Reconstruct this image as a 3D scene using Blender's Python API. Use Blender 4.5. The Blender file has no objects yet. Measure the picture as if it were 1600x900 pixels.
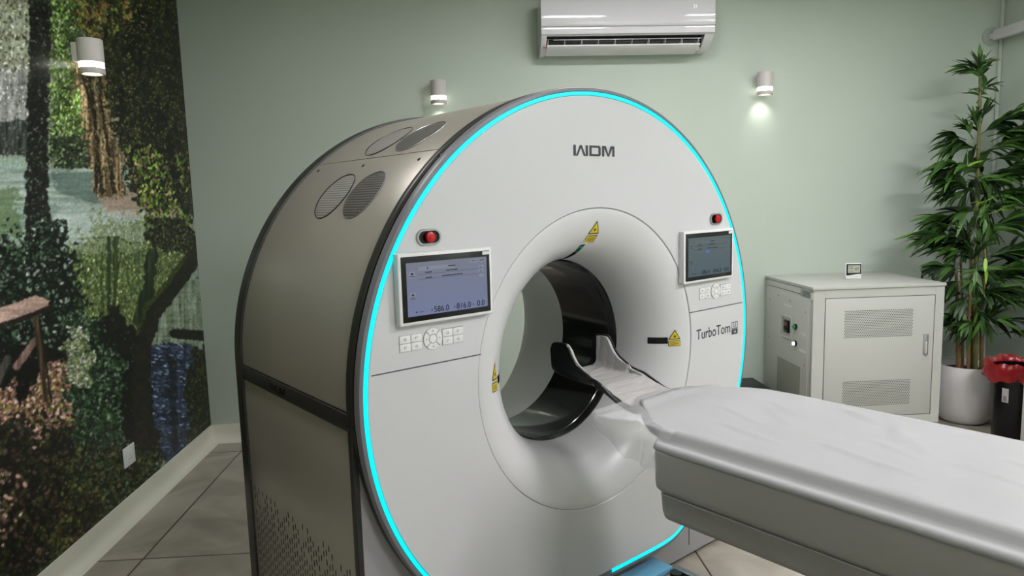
import bpy, bmesh, math, random
import numpy as np
from math import sin, cos, pi, radians, degrees, hypot, atan2, sqrt, acos
from mathutils import Vector, Matrix

random.seed(7)
rng = np.random.default_rng(11)
S = bpy.context.scene
COL = S.collection

# ------------------------------------------------------------------ camera
F_PX, YAW, PITCH, ROLL = 1100.39, 0.058869, 0.1235608, -0.0267843
CAM_H = 1.6
_f = Vector((sin(YAW)*cos(PITCH), cos(YAW)*cos(PITCH), -sin(PITCH)))
_r = Vector((cos(YAW), -sin(YAW), 0.0))
_u = _r.cross(_f)
CR = cos(ROLL)*_r + sin(ROLL)*_u
CU = -sin(ROLL)*_r + cos(ROLL)*_u
cam_data = bpy.data.cameras.new('camera')
cam_data.sensor_width = 36.0
cam_data.lens = F_PX/1600*36.0
cam_data.clip_start = 0.05
cam = bpy.data.objects.new('camera', cam_data)
COL.objects.link(cam)
m = Matrix((CR, CU, -_f)).transposed().to_4x4()
m.translation = (0, 0, CAM_H)
cam.matrix_world = m
S.camera = cam

# ------------------------------------------------------------------ exposure / world
S.view_settings.view_transform = 'Standard'
S.view_settings.look = 'None'
S.view_settings.exposure = 0.0
S.view_settings.gamma = 1.0
S.view_settings.use_curve_mapping = False
w = bpy.data.worlds.new('world'); S.world = w; w.use_nodes = True
w.node_tree.nodes['Background'].inputs[0].default_value = (0.8, 0.9, 1.0, 1)
w.node_tree.nodes['Background'].inputs[1].default_value = 0.05

# strengths of the room lights and the added fill panel
CEIL_STRENGTH = 66.0
SPOT_W = 1.6
# ceiling panels: x, y, (size x, size y)
PANELS = [(0.92, 3.28, 0.50, 0.30), (2.10, 3.33, 0.52, 0.20), (2.0, -0.3, 1.2, 0.36), (3.0, 1.3, 1.1, 0.34), (-0.95, 2.3, 0.44, 0.22)]  # last panel is an unseen fill, added to brighten the scanner's left side
CEIL_Z = 3.15

X_L, X_R, Y_B, Y_F = -1.83, 3.74, 4.85, -1.9

# ------------------------------------------------------------------ helpers
def lin(c):
    out = []
    for v in c[:3]:
        v = v/255.0
        out.append(v/12.92 if v <= 0.04045 else ((v+0.055)/1.055)**2.4)
    return (out[0], out[1], out[2], 1.0)

def mat(name, rgb, rough=0.5, metal=0.0, noise=0.0, nscale=20.0, bump=0.0, coat=0.0, emit=None, estr=0.0,
        trans=0.0, alpha=1.0, streak=None, spec=0.5, ior=1.45, sss=0.0):
    m = bpy.data.materials.new(name); m.use_nodes = True
    nt = m.node_tree; b = nt.nodes['Principled BSDF']
    col = lin(rgb)
    b.inputs['Base Color'].default_value = col
    b.inputs['Roughness'].default_value = rough
    b.inputs['Metallic'].default_value = metal
    b.inputs['IOR'].default_value = ior
    b.inputs['Specular IOR Level'].default_value = spec
    b.inputs['Coat Weight'].default_value = coat
    b.inputs['Coat Roughness'].default_value = 0.06
    if trans: b.inputs['Transmission Weight'].default_value = trans
    if alpha < 1: b.inputs['Alpha'].default_value = alpha
    if emit:
        b.inputs['Emission Color'].default_value = lin(emit)
        b.inputs['Emission Strength'].default_value = estr
    if noise or bump:
        tc = nt.nodes.new('ShaderNodeTexCoord')
        mp = nt.nodes.new('ShaderNodeMapping')
        if streak: mp.inputs['Scale'].default_value = streak
        n = nt.nodes.new('ShaderNodeTexNoise'); n.inputs['Scale'].default_value = nscale
        n.inputs['Detail'].default_value = 4
        nt.links.new(tc.outputs['Object'], mp.inputs['Vector'])
        nt.links.new(mp.outputs['Vector'], n.inputs['Vector'])
        if noise:
            mx = nt.nodes.new('ShaderNodeMix'); mx.data_type = 'RGBA'
            mx.inputs[6].default_value = [max(0, c*(1-noise)) for c in col[:3]]+[1]
            mx.inputs[7].default_value = [min(1, c*(1+noise)) for c in col[:3]]+[1]
            nt.links.new(n.outputs['Fac'], mx.inputs[0])
            nt.links.new(mx.outputs[2], b.inputs['Base Color'])
        if bump:
            bp = nt.nodes.new('ShaderNodeBump'); bp.inputs['Strength'].default_value = bump
            bp.inputs['Distance'].default_value = 0.01
            nt.links.new(n.outputs['Fac'], bp.inputs['Height'])
            nt.links.new(bp.outputs['Normal'], b.inputs['Normal'])
    return m

class MB:
    """collects geometry, builds ONE mesh object"""
    def __init__(s): s.v = []; s.f = []; s.mi = []
    def add(s, verts, faces, mi=0):
        o = len(s.v); s.v += [tuple(p) for p in verts]
        s.f += [tuple(i+o for i in f) for f in faces]; s.mi += [mi]*len(faces); return s
    def bm(s, b, mi=0):
        b.verts.ensure_lookup_table(); b.verts.index_update()
        s.add([v.co[:] for v in b.verts], [[v.index for v in f.verts] for f in b.faces], mi); b.free(); return s
    def box(s, c, d, bevel=0.0, seg=2, rot=None, mi=0):
        b = bmesh.new(); bmesh.ops.create_cube(b, size=1)
        for v in b.verts: v.co = Vector((v.co.x*d[0], v.co.y*d[1], v.co.z*d[2]))
        if bevel: bmesh.ops.bevel(b, geom=b.edges[:], offset=bevel, segments=seg, affect='EDGES', profile=0.5)
        M = Matrix.Translation(c)
        if rot is not None: M = M @ rot
        bmesh.ops.transform(b, matrix=M, verts=b.verts[:]); return s.bm(b, mi)
    def cyl(s, p0, p1, r0, r1=None, n=24, cap=True, mi=0):
        p0 = Vector(p0); p1 = Vector(p1); r1 = r0 if r1 is None else r1
        a = (p1-p0).normalized(); t = Vector((0, 0, 1)) if abs(a.z) < .9 else Vector((1, 0, 0))
        x = a.cross(t).normalized(); y = a.cross(x)
        vs = []
        for p, r in ((p0, r0), (p1, r1)):
            for i in range(n):
                q = 2*pi*i/n; vs.append(p + x*cos(q)*r + y*sin(q)*r)
        fs = [(i, n+i, n+(i+1) % n, (i+1) % n) for i in range(n)]
        if cap: fs += [tuple(range(n)), tuple(range(2*n-1, n-1, -1))]
        return s.add(vs, fs, mi)
    def tube(s, pts, r, n=10, mi=0, cap=True):
        pts = [Vector(p) for p in pts]; rr = r if isinstance(r, (list, tuple)) else [r]*len(pts)
        vs = []; prev = None
        for i, p in enumerate(pts):
            a = (pts[min(i+1, len(pts)-1)]-pts[max(i-1, 0)]).normalized()
            if prev is None:
                t = Vector((0, 0, 1)) if abs(a.z) < .9 else Vector((1, 0, 0)); x = a.cross(t).normalized()
            else: x = (prev - a*prev.dot(a)).normalized()
            prev = x; y = a.cross(x)
            for k in range(n):
                q = 2*pi*k/n; vs.append(p+x*cos(q)*rr[i]+y*sin(q)*rr[i])
        fs = []
        for i in range(len(pts)-1):
            for k in range(n):
                fs.append((i*n+k, i*n+(k+1) % n, (i+1)*n+(k+1) % n, (i+1)*n+k))
        if cap: fs += [tuple(range(n-1, -1, -1)), tuple(range((len(pts)-1)*n, len(pts)*n))]
        return s.add(vs, fs, mi)
    def lathe(s, prof, c=(0, 0, 0), n=48, mi=0):
        vs = []
        for r, z in prof:
            for k in range(n):
                q = 2*pi*k/n; vs.append((c[0]+r*cos(q), c[1]+r*sin(q), c[2]+z))
        fs = []
        for i in range(len(prof)-1):
            for k in range(n):
                fs.append((i*n+k, i*n+(k+1) % n, (i+1)*n+(k+1) % n, (i+1)*n+k))
        return s.add(vs, fs, mi)
    def loft(s, rings, closed=False, mi=0, flip=False):
        n = len(rings[0]); vs = [p for r in rings for p in r]; fs = []
        for i in range(len(rings)-1):
            for k in range(n if closed else n-1):
                q = (i*n+k, i*n+(k+1) % n, (i+1)*n+(k+1) % n, (i+1)*n+k)
                fs.append(q[::-1] if flip else q)
        return s.add(vs, fs, mi)
    def prism(s, poly, axis, a0, a1, mi=0):
        """poly in the two remaining axes (cyclic order kept), extruded along axis"""
        def P(p, a):
            if axis == 0: return (a, p[0], p[1])
            if axis == 1: return (p[0], a, p[1])
            return (p[0], p[1], a)
        n = len(poly); vs = [P(p, a0) for p in poly]+[P(p, a1) for p in poly]
        fs = [(i, (i+1) % n, n+(i+1) % n, n+i) for i in range(n)]+[tuple(range(n-1, -1, -1)), tuple(range(n, 2*n))]
        return s.add(vs, fs, mi)
    def build(s, name, mats, parent=None, smooth=35, fixn=True, bevel=0.0):
        me = bpy.data.meshes.new(name); me.from_pydata(s.v, [], s.f)
        for m_ in (mats if isinstance(mats, (list, tuple)) else [mats]): me.materials.append(m_)
        if any(s.mi): me.polygons.foreach_set('material_index', s.mi)
        if fixn:
            b = bmesh.new(); b.from_mesh(me); bmesh.ops.recalc_face_normals(b, faces=b.faces[:]); b.to_mesh(me); b.free()
        if smooth:
            me.shade_smooth(); me.set_sharp_from_angle(angle=radians(smooth))
        o = bpy.data.objects.new(name, me); COL.objects.link(o)
        if parent is not None: o.parent = parent
        if bevel:
            md = o.modifiers.new('bevel', 'BEVEL'); md.width = bevel; md.segments = 2; md.limit_method = 'ANGLE'; md.angle_limit = radians(40)
        return o

def tag(o, label=None, cat=None, group=None, kind=None):
    if label: o['label'] = label
    if cat: o['category'] = cat
    if group: o['group'] = group
    if kind: o['kind'] = kind
    return o

def thing(name, label, cat, loc=(0, 0, 0), rz=0.0, group=None):
    o = bpy.data.objects.new(name, None); o.empty_display_size = 0.1; COL.objects.link(o)
    o.location = loc; o.rotation_euler = (0, 0, rz); return tag(o, label, cat, group)

def struct(o): o['kind'] = 'structure'; return o

def text_mb(mb, txt, size, place, depth=0.0, mi=0, sx=1.0, align='CENTER', offset=0.0, xf=None):
    """letters as mesh; place(x, y) -> point"""
    cu = bpy.data.curves.new('t', 'FONT'); cu.body = txt; cu.size = size; cu.align_x = align; cu.align_y = 'CENTER'
    cu.resolution_u = 3; cu.offset = offset
    ob = bpy.data.objects.new('t', cu); COL.objects.link(ob)
    dg = bpy.context.evaluated_depsgraph_get()
    me = bpy.data.meshes.new_from_object(ob.evaluated_get(dg))
    mb.add([place(v.co.x*sx, v.co.y) for v in me.vertices], [tuple(p.vertices) for p in me.polygons], mi)
    bpy.data.objects.remove(ob); bpy.data.curves.remove(cu); bpy.data.meshes.remove(me)

def photo_ray(x, y):
    return _f + CR*((x-800)/F_PX) + CU*((450-y)/F_PX)

# ------------------------------------------------------------------ materials
M_wall = mat('sage_paint', (188, 200, 188), 0.55, noise=0.03, nscale=3, bump=0.05)
M_wall.node_tree.nodes['Noise Texture'].inputs['Scale'].default_value = 2.5
M_ceil = mat('ceiling_paint', (225, 225, 220), 0.8, noise=0.02, nscale=4)
M_cove = mat('cove_paint', (222, 221, 208), 0.5, noise=0.03, nscale=6)
M_white = mat('white_gloss_shell', (206, 206, 208), 0.22, noise=0.006, nscale=3, coat=0.25)
M_whiteb = mat('white_plastic', (228, 228, 228), 0.3, noise=0.01, nscale=9)
M_trump = mat('white_bore_trim', (208, 208, 209), 0.3, noise=0.006, nscale=3)
M_acwhite = mat('glossy_white_plastic', (218, 218, 221), 0.08, noise=0.005, nscale=3)
M_rim = mat('grey_rim_plastic', (118, 118, 124), 0.4, noise=0.03, nscale=30)
M_darkrim = mat('dark_metal_trim', (62, 62, 60), 0.38, 0.5, noise=0.1, nscale=40, streak=(1, 20, 1))
M_core = mat('dark_core', (30, 30, 30), 0.6, noise=0.1)
M_side = mat('brushed_side_panel', (168, 164, 153), 0.36, 0.4, noise=0.035, nscale=14, streak=(1.5, 26, 1.5))
M_base = mat('grey_base_plate', (150, 148, 150), 0.4, noise=0.02, nscale=5)
M_cyan = mat('cyan_light', (0, 60, 70), 0.4, emit=(0, 238, 250), estr=1.25, noise=0.001)
M_black = mat('glossy_black_window', (14, 16, 19), 0.12, noise=0.1, nscale=5, coat=0.4)
M_blackm = mat('matt_black', (20, 20, 22), 0.45, noise=0.1, nscale=30)
M_blackp = mat('black_plastic', (12, 12, 14), 0.25, noise=0.1, nscale=30)
M_seam = mat('seam_shadow_gap', (74, 74, 74), 0.8, noise=0.05)
M_ink = mat('dark_ink', (58, 60, 66), 0.5, noise=0.03)
M_inkl = mat('light_ink', (150, 150, 156), 0.5, noise=0.03)
M_inkk = mat('key_gap', (150, 150, 154), 0.5, noise=0.03)
M_red = mat('red_button', (190, 14, 22), 0.25, noise=0.05)
M_silver = mat('silver_trim', (170, 170, 172), 0.3, 0.7, noise=0.04)
M_yellow = mat('yellow_sticker', (214, 188, 20), 0.4, noise=0.04)
M_stick = mat('black_sticker_print', (24, 22, 18), 0.4, noise=0.04)
M_paper = mat('white_sticker', (222, 222, 222), 0.5, noise=0.03)
M_green = mat('green_glow_lens', (6, 60, 40), 0.15, emit=(10, 130, 80), estr=0.6, noise=0.05)
M_cloth = mat('white_sheet_fabric', (159, 160, 161), 0.62, noise=0.015, nscale=60, bump=0.05)
M_cushion = mat('grey_cushion_fabric', (176, 174, 173), 0.6, noise=0.03, nscale=16, bump=0.9, streak=(1, 2.5, 1))
M_table = mat('table_moulding', (196, 196, 199), 0.34, noise=0.01, nscale=5)
M_table_shade = mat('table_moulding_shaded', (150, 149, 145), 0.42, noise=0.01, nscale=5)
M_cab = mat('grey_cabinet_paint', (186, 188, 182), 0.42, noise=0.02, nscale=40, bump=0.02)
M_cabhole = mat('cabinet_hole_shadow', (62, 64, 60), 0.8, noise=0.05)
M_cabmesh = mat('cabinet_vent_mesh', (146, 148, 138), 0.6, noise=0.12, nscale=300)
M_pot = mat('white_ceramic', (232, 231, 231), 0.42, noise=0.03, nscale=12, bump=0.06)
M_soil = mat('dark_soil', (44, 36, 30), 0.9, noise=0.5, nscale=60, bump=0.6)
M_sconce = mat('sconce_body', (205, 200, 196), 0.5, noise=0.02)
M_glow = mat('sconce_glow', (255, 250, 235), 0.5, emit=(255, 250, 238), estr=4.0, noise=0.001)
M_lcd = mat('lcd_glass', (170, 176, 160), 0.2, noise=0.05, nscale=30)
M_lampdiff = mat('lamp_diffuser', (255, 255, 250), 0.6, emit=(254, 250, 253), estr=CEIL_STRENGTH, noise=0.001)
M_rail = mat('white_rail', (214, 212, 214), 0.4, noise=0.01)

# =================================================================== SETTING
# floor: large beige tiles with dark grout
def floor_material():
    m = bpy.data.materials.new('floor_tiles'); m.use_nodes = True; nt = m.node_tree; b = nt.nodes['Principled BSDF']
    N = nt.nodes.new; Lk = nt.links.new
    tc = N('ShaderNodeTexCoord'); sx = N('ShaderNodeSeparateXYZ'); Lk(tc.outputs['Object'], sx.inputs[0])
    def math_(op, a, bb=None, c=None):
        n = N('ShaderNodeMath'); n.operation = op
        for i, v in enumerate((a, bb, c)):
            if v is None: continue
            if isinstance(v, (int, float)): n.inputs[i].default_value = v
            else: Lk(v, n.inputs[i])
        return n.outputs[0]
    def line(out, off, per):
        t = math_('ADD', out, -off); t = math_('DIVIDE', t, per); fr = math_('FRACT', t)
        c = math_('SUBTRACT', fr, 0.5); c = math_('ABSOLUTE', c)      # .5 at the joint
        cell = math_('FLOOR', t)
        d = math_('SUBTRACT', 0.5, c); d = math_('MULTIPLY', d, per)
        return math_('LESS_THAN', d, 0.0042), cell
    gx, cx = line(sx.outputs[0], -1.555+0.8435*10, 0.8435)
    gy, cy = line(sx.outputs[1], 3.182, 1.42)
    g = math_('MAXIMUM', gx, gy)
    n1 = N('ShaderNodeTexNoise'); n1.inputs['Scale'].default_value = 3.0; n1.inputs['Detail'].default_value = 8; n1.inputs['Distortion'].default_value = 1.2
    cmb = N('ShaderNodeCombineXYZ'); Lk(cx, cmb.inputs[0]); Lk(cy, cmb.inputs[1])
    ad = N('ShaderNodeVectorMath'); ad.operation = 'MULTIPLY_ADD'; Lk(cmb.outputs[0], ad.inputs[0]); ad.inputs[1].default_value = (3.7, 5.3, 0); Lk(tc.outputs['Object'], ad.inputs[2])
    Lk(ad.outputs[0], n1.inputs['Vector'])
    r = N('ShaderNodeValToRGB'); r.color_ramp.elements[0].position = 0.3; r.color_ramp.elements[0].color = lin((150, 142, 130))
    r.color_ramp.elements[1].position = 0.7; r.color_ramp.elements[1].color = lin((186, 180, 168))
    Lk(n1.outputs['Fac'], r.inputs[0])
    mx = N('ShaderNodeMix'); mx.data_type = 'RGBA'; Lk(g, mx.inputs[0]); Lk(r.outputs[0], mx.inputs[6]); mx.inputs[7].default_value = lin((74, 56, 48))
    Lk(mx.outputs[2], b.inputs['Base Color']); b.inputs['Roughness'].default_value = 0.42
    bp = N('ShaderNodeBump'); bp.inputs['Strength'].default_value = 0.3; bp.inputs['Distance'].default_value = 0.002
    inv = math_('SUBTRACT', 1.0, g); Lk(inv, bp.inputs['Height']); Lk(bp.outputs[0], b.inputs['Normal'])
    return m
def slab(name, x0, x1, y0, y1, z0, z1, m_):
    return struct(MB().box(((x0+x1)/2, (y0+y1)/2, (z0+z1)/2), (x1-x0, y1-y0, z1-z0)).build(name, m_, smooth=0))
floor = MB().add([(X_L, Y_F, 0), (X_R, Y_F, 0), (X_R, Y_B, 0), (X_L, Y_B, 0), (X_L, Y_F, -.1), (X_R, Y_F, -.1), (X_R, Y_B, -.1), (X_L, Y_B, -.1)],
                 [(0, 1, 2, 3), (7, 6, 5, 4), (0, 4, 5, 1), (1, 5, 6, 2), (2, 6, 7, 3), (3, 7, 4, 0)])
struct(floor.build('floor', floor_material(), smooth=0))
slab('ceiling', X_L, X_R, Y_F, Y_B, CEIL_Z, CEIL_Z+.1, M_ceil)
slab('wall_back', X_L-.1, X_R+.1, Y_B, Y_B+.1, -.1, CEIL_Z+.1, M_wall)
slab('wall_left', X_L-.1, X_L, Y_F-.1, Y_B, -.1, CEIL_Z+.1, M_wall)
slab('wall_right', X_R, X_R+.1, Y_F-.1, Y_B, -.1, CEIL_Z+.1, M_wall)
slab('wall_front', X_L, X_R, Y_F-.1, Y_F, -.1, CEIL_Z+.1, M_wall)
# coved skirting
cv = [(0.0, 0.115), (0.014, 0.115), (0.016, 0.09)] + [(0.016+0.05*(1-cos(t)), 0.06-0.058*sin(t)) for t in np.linspace(0, pi/2, 7)] + [(0.07, 0.0), (0, 0)]
struct(MB().prism([(X_L+a, b) for a, b in cv], 1, Y_F, Y_B).build('baseboard_left', M_cove))
struct(MB().prism([(Y_B-a, b) for a, b in cv], 0, X_L, X_R).build('baseboard_back', M_cove))
struct(MB().prism([(X_R-a, b) for a, b in cv], 1, Y_F, Y_B).build('baseboard_right', M_cove))
# thin bead in the right corner
struct(MB().cyl((X_R-.012, Y_B-.012, .12), (X_R-.012, Y_B-.012, CEIL_Z), .013, n=10).build('trim_1', mat('corner_bead', (190, 200, 188), 0.5, noise=0.02)))
# ------------------------------------------------------------------ the printed forest mural (flat wallpaper on the left wall)
def paint_mural():
    SC = 1.6; X0, X1, Y0, Y1 = -420, 345, -150, 980
    W = int((X1-X0)*SC); H = int((Y1-Y0)*SC)
    A = np.zeros((H, W, 3), np.float32)
    yy, xx = np.mgrid[0:H, 0:W]; PX = xx/SC+X0; PY = yy/SC+Y0
    def noise(sx, sy, seed):
        r = np.random.default_rng(seed); gw = int(W/sx)+3; gh = int(H/sy)+3
        g = r.random((gh, gw)); fx = xx/sx; fy = yy/sy; ix = fx.astype(int); iy = fy.astype(int)
        tx = fx-ix; ty = fy-iy; tx = tx*tx*(3-2*tx); ty = ty*ty*(3-2*ty)
        return (g[iy, ix]*(1-tx)*(1-ty)+g[iy, ix+1]*tx*(1-ty)+g[iy+1, ix]*(1-tx)*ty+g[iy+1, ix+1]*tx*ty).astype(np.float32)
    nA = noise(40, 40, 1); nB = noise(11, 11, 2); nC = noise(4, 4, 3); nV = noise(4, 50, 4); nH = noise(60, 5, 5); nF = noise(2, 2, 6)
    def poly(pts, rough=3.0):
        x = PX+(nB-.5)*rough*4+(nC-.5)*rough*2; y = PY+(nC-.5)*rough*2+(nA-.5)*rough*3; ins = np.zeros((H, W), bool)
        n = len(pts)
        for i in range(n):
            x1, y1 = pts[i]; x2, y2 = pts[(i+1) % n]
            if y1 == y2: continue
            c = ((y1 > y) != (y2 > y)) & (x < (x2-x1)*(y-y1)/(y2-y1)+x1); ins ^= c
        return ins
    def fill(mask, c0, c1, n=None, k=1.0):
        n = nB if n is None else n
        t = np.clip(n[mask]*k, 0, 1)[:, None]; A[mask] = np.array(c0)*(1-t)+np.array(c1)*t
    def blend(mask, c, a):
        A[mask] = A[mask]*(1-a)+np.array(c)*a
    def splat(mask, n, cols, s0, s1, asp=2.2, ang=None, jit=.6, seed=0):
        r = np.random.default_rng(seed); ys, xs = np.nonzero(mask)
        if len(ys) == 0: return
        idx = r.integers(0, len(ys), n)
        sz = r.uniform(s0, s1, n)*SC; an = r.uniform(0, pi, n) if ang is None else ang+r.normal(0, jit, n)
        ci = r.integers(0, len(cols), n); br = r.uniform(.75, 1.2, n)
        cols = np.array(cols, np.float32)
        for k in range(n):
            cy, cx = ys[idx[k]], xs[idx[k]]; a = sz[k]; h = int(a)+1
            y0, y1, x0, x1 = max(0, cy-h), min(H, cy+h+1), max(0, cx-h), min(W, cx+h+1)
            gy, gx = np.mgrid[y0-cy:y1-cy, x0-cx:x1-cx]
            ca, sa = cos(an[k]), sin(an[k]); p = (gx*ca+gy*sa)/a; q = (-gx*sa+gy*ca)/(a/asp)
            mk = p*p+q*q <= 1
            A[y0:y1, x0:x1][mk] = cols[ci[k]]*br[k]
    def stroke(pts, wd, c0, c1, n=None, rough=2.0):
        best = np.zeros((H, W), bool)
        x = PX+(nB-.5)*rough*2; y = PY+(nC-.5)*rough
        for i in range(len(pts)-1):
            (x1, y1), (x2, y2) = pts[i], pts[i+1]; w1, w2 = (wd[i], wd[i+1]) if isinstance(wd, (list, tuple)) else (wd, wd)
            dx, dy = x2-x1, y2-y1; L2 = dx*dx+dy*dy
            t = np.clip(((x-x1)*dx+(y-y1)*dy)/L2, 0, 1); d = np.hypot(x-(x1+t*dx), y-(y1+t*dy))
            best |= d < (w1*(1-t)+w2*t)/2
        fill(best, c0, c1, n); return best
    allm = np.ones((H, W), bool)
    # misty willows over the far bank
    fill(allm, (96, 104, 84), (176, 184, 166), nV*.5+nA*.3+nC*.2)
    m_ = poly([(-420, 90), (40, 100), (60, 240), (-420, 240)]); fill(m_, (92, 96, 90), (176, 178, 176), nV*.7+nC*.3)
    splat(m_, 3200, [(70, 76, 70), (180, 184, 180), (130, 138, 124), (212, 213, 212)], 1, 3, 3, pi/2, .3, 1)
    m_ = poly([(-420, -150), (60, -150), (60, 110), (-420, 110)]); splat(m_, 5200, [(150, 160, 130), (84, 92, 56), (190, 196, 180), (60, 66, 44), (120, 132, 90)], 1.5, 4, 2.5, pi/2, .7, 2)
    m_ = poly([(-420, 180), (42, 190), (42, 244), (-420, 244)]); fill(m_, (24, 30, 28), (96, 104, 98), nV); splat(m_, 900, [(120, 130, 118), (36, 44, 36)], 1, 3, 3, pi/2, .3, 3)
    # middle bushes
    m_ = poly([(76, -150), (125, -150), (130, 120), (150, 300), (110, 270), (80, 265)]); fill(m_, (40, 56, 26), (112, 142, 70), nV*.5+nC*.5)
    splat(m_, 2600, [(120, 160, 66), (66, 96, 36), (160, 186, 110), (36, 54, 22), (140, 160, 120)], 1.2, 3.5, 2.4, pi/2, .6, 4)
    m_ = poly([(84, 210), (140, 215), (145, 268), (84, 272)]); fill(m_, (26, 34, 24), (86, 104, 70), nC); splat(m_, 500, [(130, 150, 110), (60, 84, 50), (20, 26, 18)], 1, 3, 2, None, .6, 5)
    # water
    m_ = poly([(-420, 240), (215, 268), (240, 330), (310, 400), (310, 700), (-420, 700)], 1.5)
    fill(m_, (104, 124, 114), (172, 188, 178), nH*.6+nA*.4)
    m_ = poly([(-420, 250), (38, 246), (40, 262), (-420, 262)], 1); blend(m_, (140, 172, 160), .6)
    m_ = poly([(-420, 300), (30, 300), (30, 370), (-420, 380)], 6); blend(m_, (84, 112, 60), .55)
    m_ = poly([(84, 268), (170, 272), (200, 305), (150, 320), (86, 300)], 3); blend(m_, (72, 98, 90), .5)
    m_ = poly([(150, 308), (218, 300), (222, 336), (165, 334)], 4); blend(m_, (172, 140, 124), .7)
    m_ = poly([(86, 320), (220, 336), (226, 380), (100, 386)], 8); blend(m_, (176, 188, 184), .35)
    # green reflection
    m_ = poly([(100, 392), (150, 352), (232, 330), (300, 400), (262, 470), (226, 540), (200, 560), (140, 520), (112, 450)], 12)
    fill(m_, (66, 84, 40), (138, 154, 92), nV*.6+nC*.4)
    splat(m_, 5200, [(142, 160, 80), (96, 116, 50), (54, 72, 32), (180, 190, 130), (124, 146, 118), (70, 90, 48)], .9, 2.8, 3, pi/2, .25, 6)
    for y_, a_ in ((338, .55), (352, .4), (366, .5), (384, .3)):      # mist drifting over the water
        mk = np.abs(PY-y_-14*(nA-.5)) < 7
        blend(mk & (PX > 84) & (PX < 226), (176, 190, 184), a_)
    for a, b in ((170, 168), (180, 174)): stroke([(a, 372), (a, 450), (b, 505)], [7, 6, 4], (44, 62, 34), (84, 102, 60), nV, 2)
    stroke([(158, 395), (161, 500)], 3, (56, 74, 36), (90, 110, 56), nV)
    # dark wood and hanging foliage to the right
    m_ = poly([(120, -150), (360, -150), (360, 350), (300, 330), (225, 325), (205, 300), (180, 210), (150, 80), (118, 30)], 6)
    fill(m_, (10, 14, 8), (44, 52, 22), nB*.5+nC*.5)
    splat(m_, 9000, [(74, 78, 34), (44, 50, 24), (112, 112, 66), (22, 28, 14), (12, 15, 9), (86, 70, 48), (28, 32, 18), (18, 20, 12), (132, 134, 88)], .8, 2.3, 2.4, pi/2, .5, 7)
    m_ = poly([(110, -150), (200, -150), (205, 20), (150, 70), (112, 30)], 6); splat(m_, 900, [(124, 134, 56), (86, 98, 38), (150, 146, 80), (150, 104, 56), (40, 48, 20)], 2, 5, 2, 1.2, .5, 8)
    m_ = poly([(200, 230), (285, 240), (300, 390), (240, 380), (225, 330)], 6); splat(m_, 1100, [(116, 150, 40), (88, 120, 34), (40, 56, 20), (12, 16, 8), (150, 176, 80), (160, 130, 110)], 1.5, 4.5, 2.2, pi/2, .5, 9)
    # golden trunks
    m_ = poly([(112, 100), (152, 70), (176, 200), (200, 306), (150, 306), (135, 230)], 4); fill(m_, (64, 50, 32), (200, 176, 134), nV*.85+nC*.25)
    splat(m_, 650, [(50, 42, 26), (186, 164, 124), (110, 92, 64), (84, 88, 50)], 1, 3, 3, 1.3, .3, 10)
    for p in ([(126, 105), (146, 180), (160, 300)], [(150, 80), (158, 160), (178, 300)], [(138, 110), (152, 220), (150, 300)]): stroke(p, [5, 4, 6], (20, 16, 10), (70, 52, 30), nV)
    stroke([(95, 137), (112, 139), (132, 128), (146, 121)], 3, (24, 24, 16), (60, 56, 40))
    # leaning dark trunk at the right
    stroke([(205, 40), (222, 120), (250, 190), (268, 260), (290, 330)], [14, 14, 16, 14, 12], (8, 10, 6), (30, 30, 18), nB, 4)
    stroke([(175, 60), (190, 150), (186, 220)], [6, 6, 5], (12, 12, 8), (40, 34, 20), nB, 4)
    # ivy trunk
    m_ = poly([(40, -150), (80, -150), (78, 60), (75, 180), (74, 300), (82, 385), (38, 385), (42, 200), (46, 60)], 1.6)
    fill(m_, (8, 10, 10), (38, 44, 34), nC); splat(m_, 1700, [(54, 66, 50), (24, 32, 24), (96, 110, 96), (14, 18, 14), (40, 54, 36)], 1, 3, 1.8, None, .6, 12)
    m_ = poly([(36, 380), (60, 350), (92, 352), (118, 400), (128, 470), (130, 520), (-30, 640), (-420, 640), (-420, 400)], 9)
    fill(m_, (6, 10, 8), (32, 44, 30), nC); splat(m_, 5200, [(46, 76, 48), (22, 38, 26), (74, 104, 76), (12, 18, 14), (110, 134, 116), (32, 56, 38), (150, 160, 150)], 1.2, 4.2, 1.8, None, .6, 13)
    m_ = poly([(-420, 330), (0, 345), (40, 360), (60, 390), (0, 400), (-420, 420)], 9); splat(m_, 900, [(30, 52, 30), (60, 90, 54), (14, 22, 14), (90, 120, 90)], 1.5, 4, 2, None, .6, 14)
    # litter floor
    m_ = poly([(-420, 520), (60, 540), (120, 520), (180, 480), (230, 540), (260, 720), (210, 980), (-420, 980)], 6)
    fill(m_, (10, 12, 8), (40, 38, 28), nC*.6+nB*.4)
    lit = poly([(-60, 640), (20, 600), (70, 575), (115, 560), (130, 600), (112, 660), (50, 690), (30, 640), (-60, 720)], 8)
    fill(lit, (84, 58, 50), (176, 134, 120), nC)
    splat(lit, 2600, [(196, 154, 140), (120, 84, 74), (220, 184, 172), (70, 46, 40), (160, 118, 96), (134, 140, 50)], 1.5, 4, 1.6, None, .6, 15)
    low = poly([(-420, 640), (40, 650), (120, 650), (150, 760), (120, 900), (-420, 980)], 8)
    splat(low, 6500, [(60, 50, 40), (34, 30, 22), (86, 70, 56), (40, 54, 28), (18, 18, 14), (110, 90, 78), (72, 84, 34), (26, 34, 20)], 1.5, 5, 1.6, None, .6, 16)
    hot = poly([(-420, 720), (0, 720), (34, 740), (20, 800), (0, 860), (-420, 900)], 10); splat(hot, 1400, [(190, 150, 136), (130, 96, 84), (216, 186, 176), (60, 44, 36), (90, 90, 40)], 2, 5, 1.6, None, .6, 17)
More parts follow.
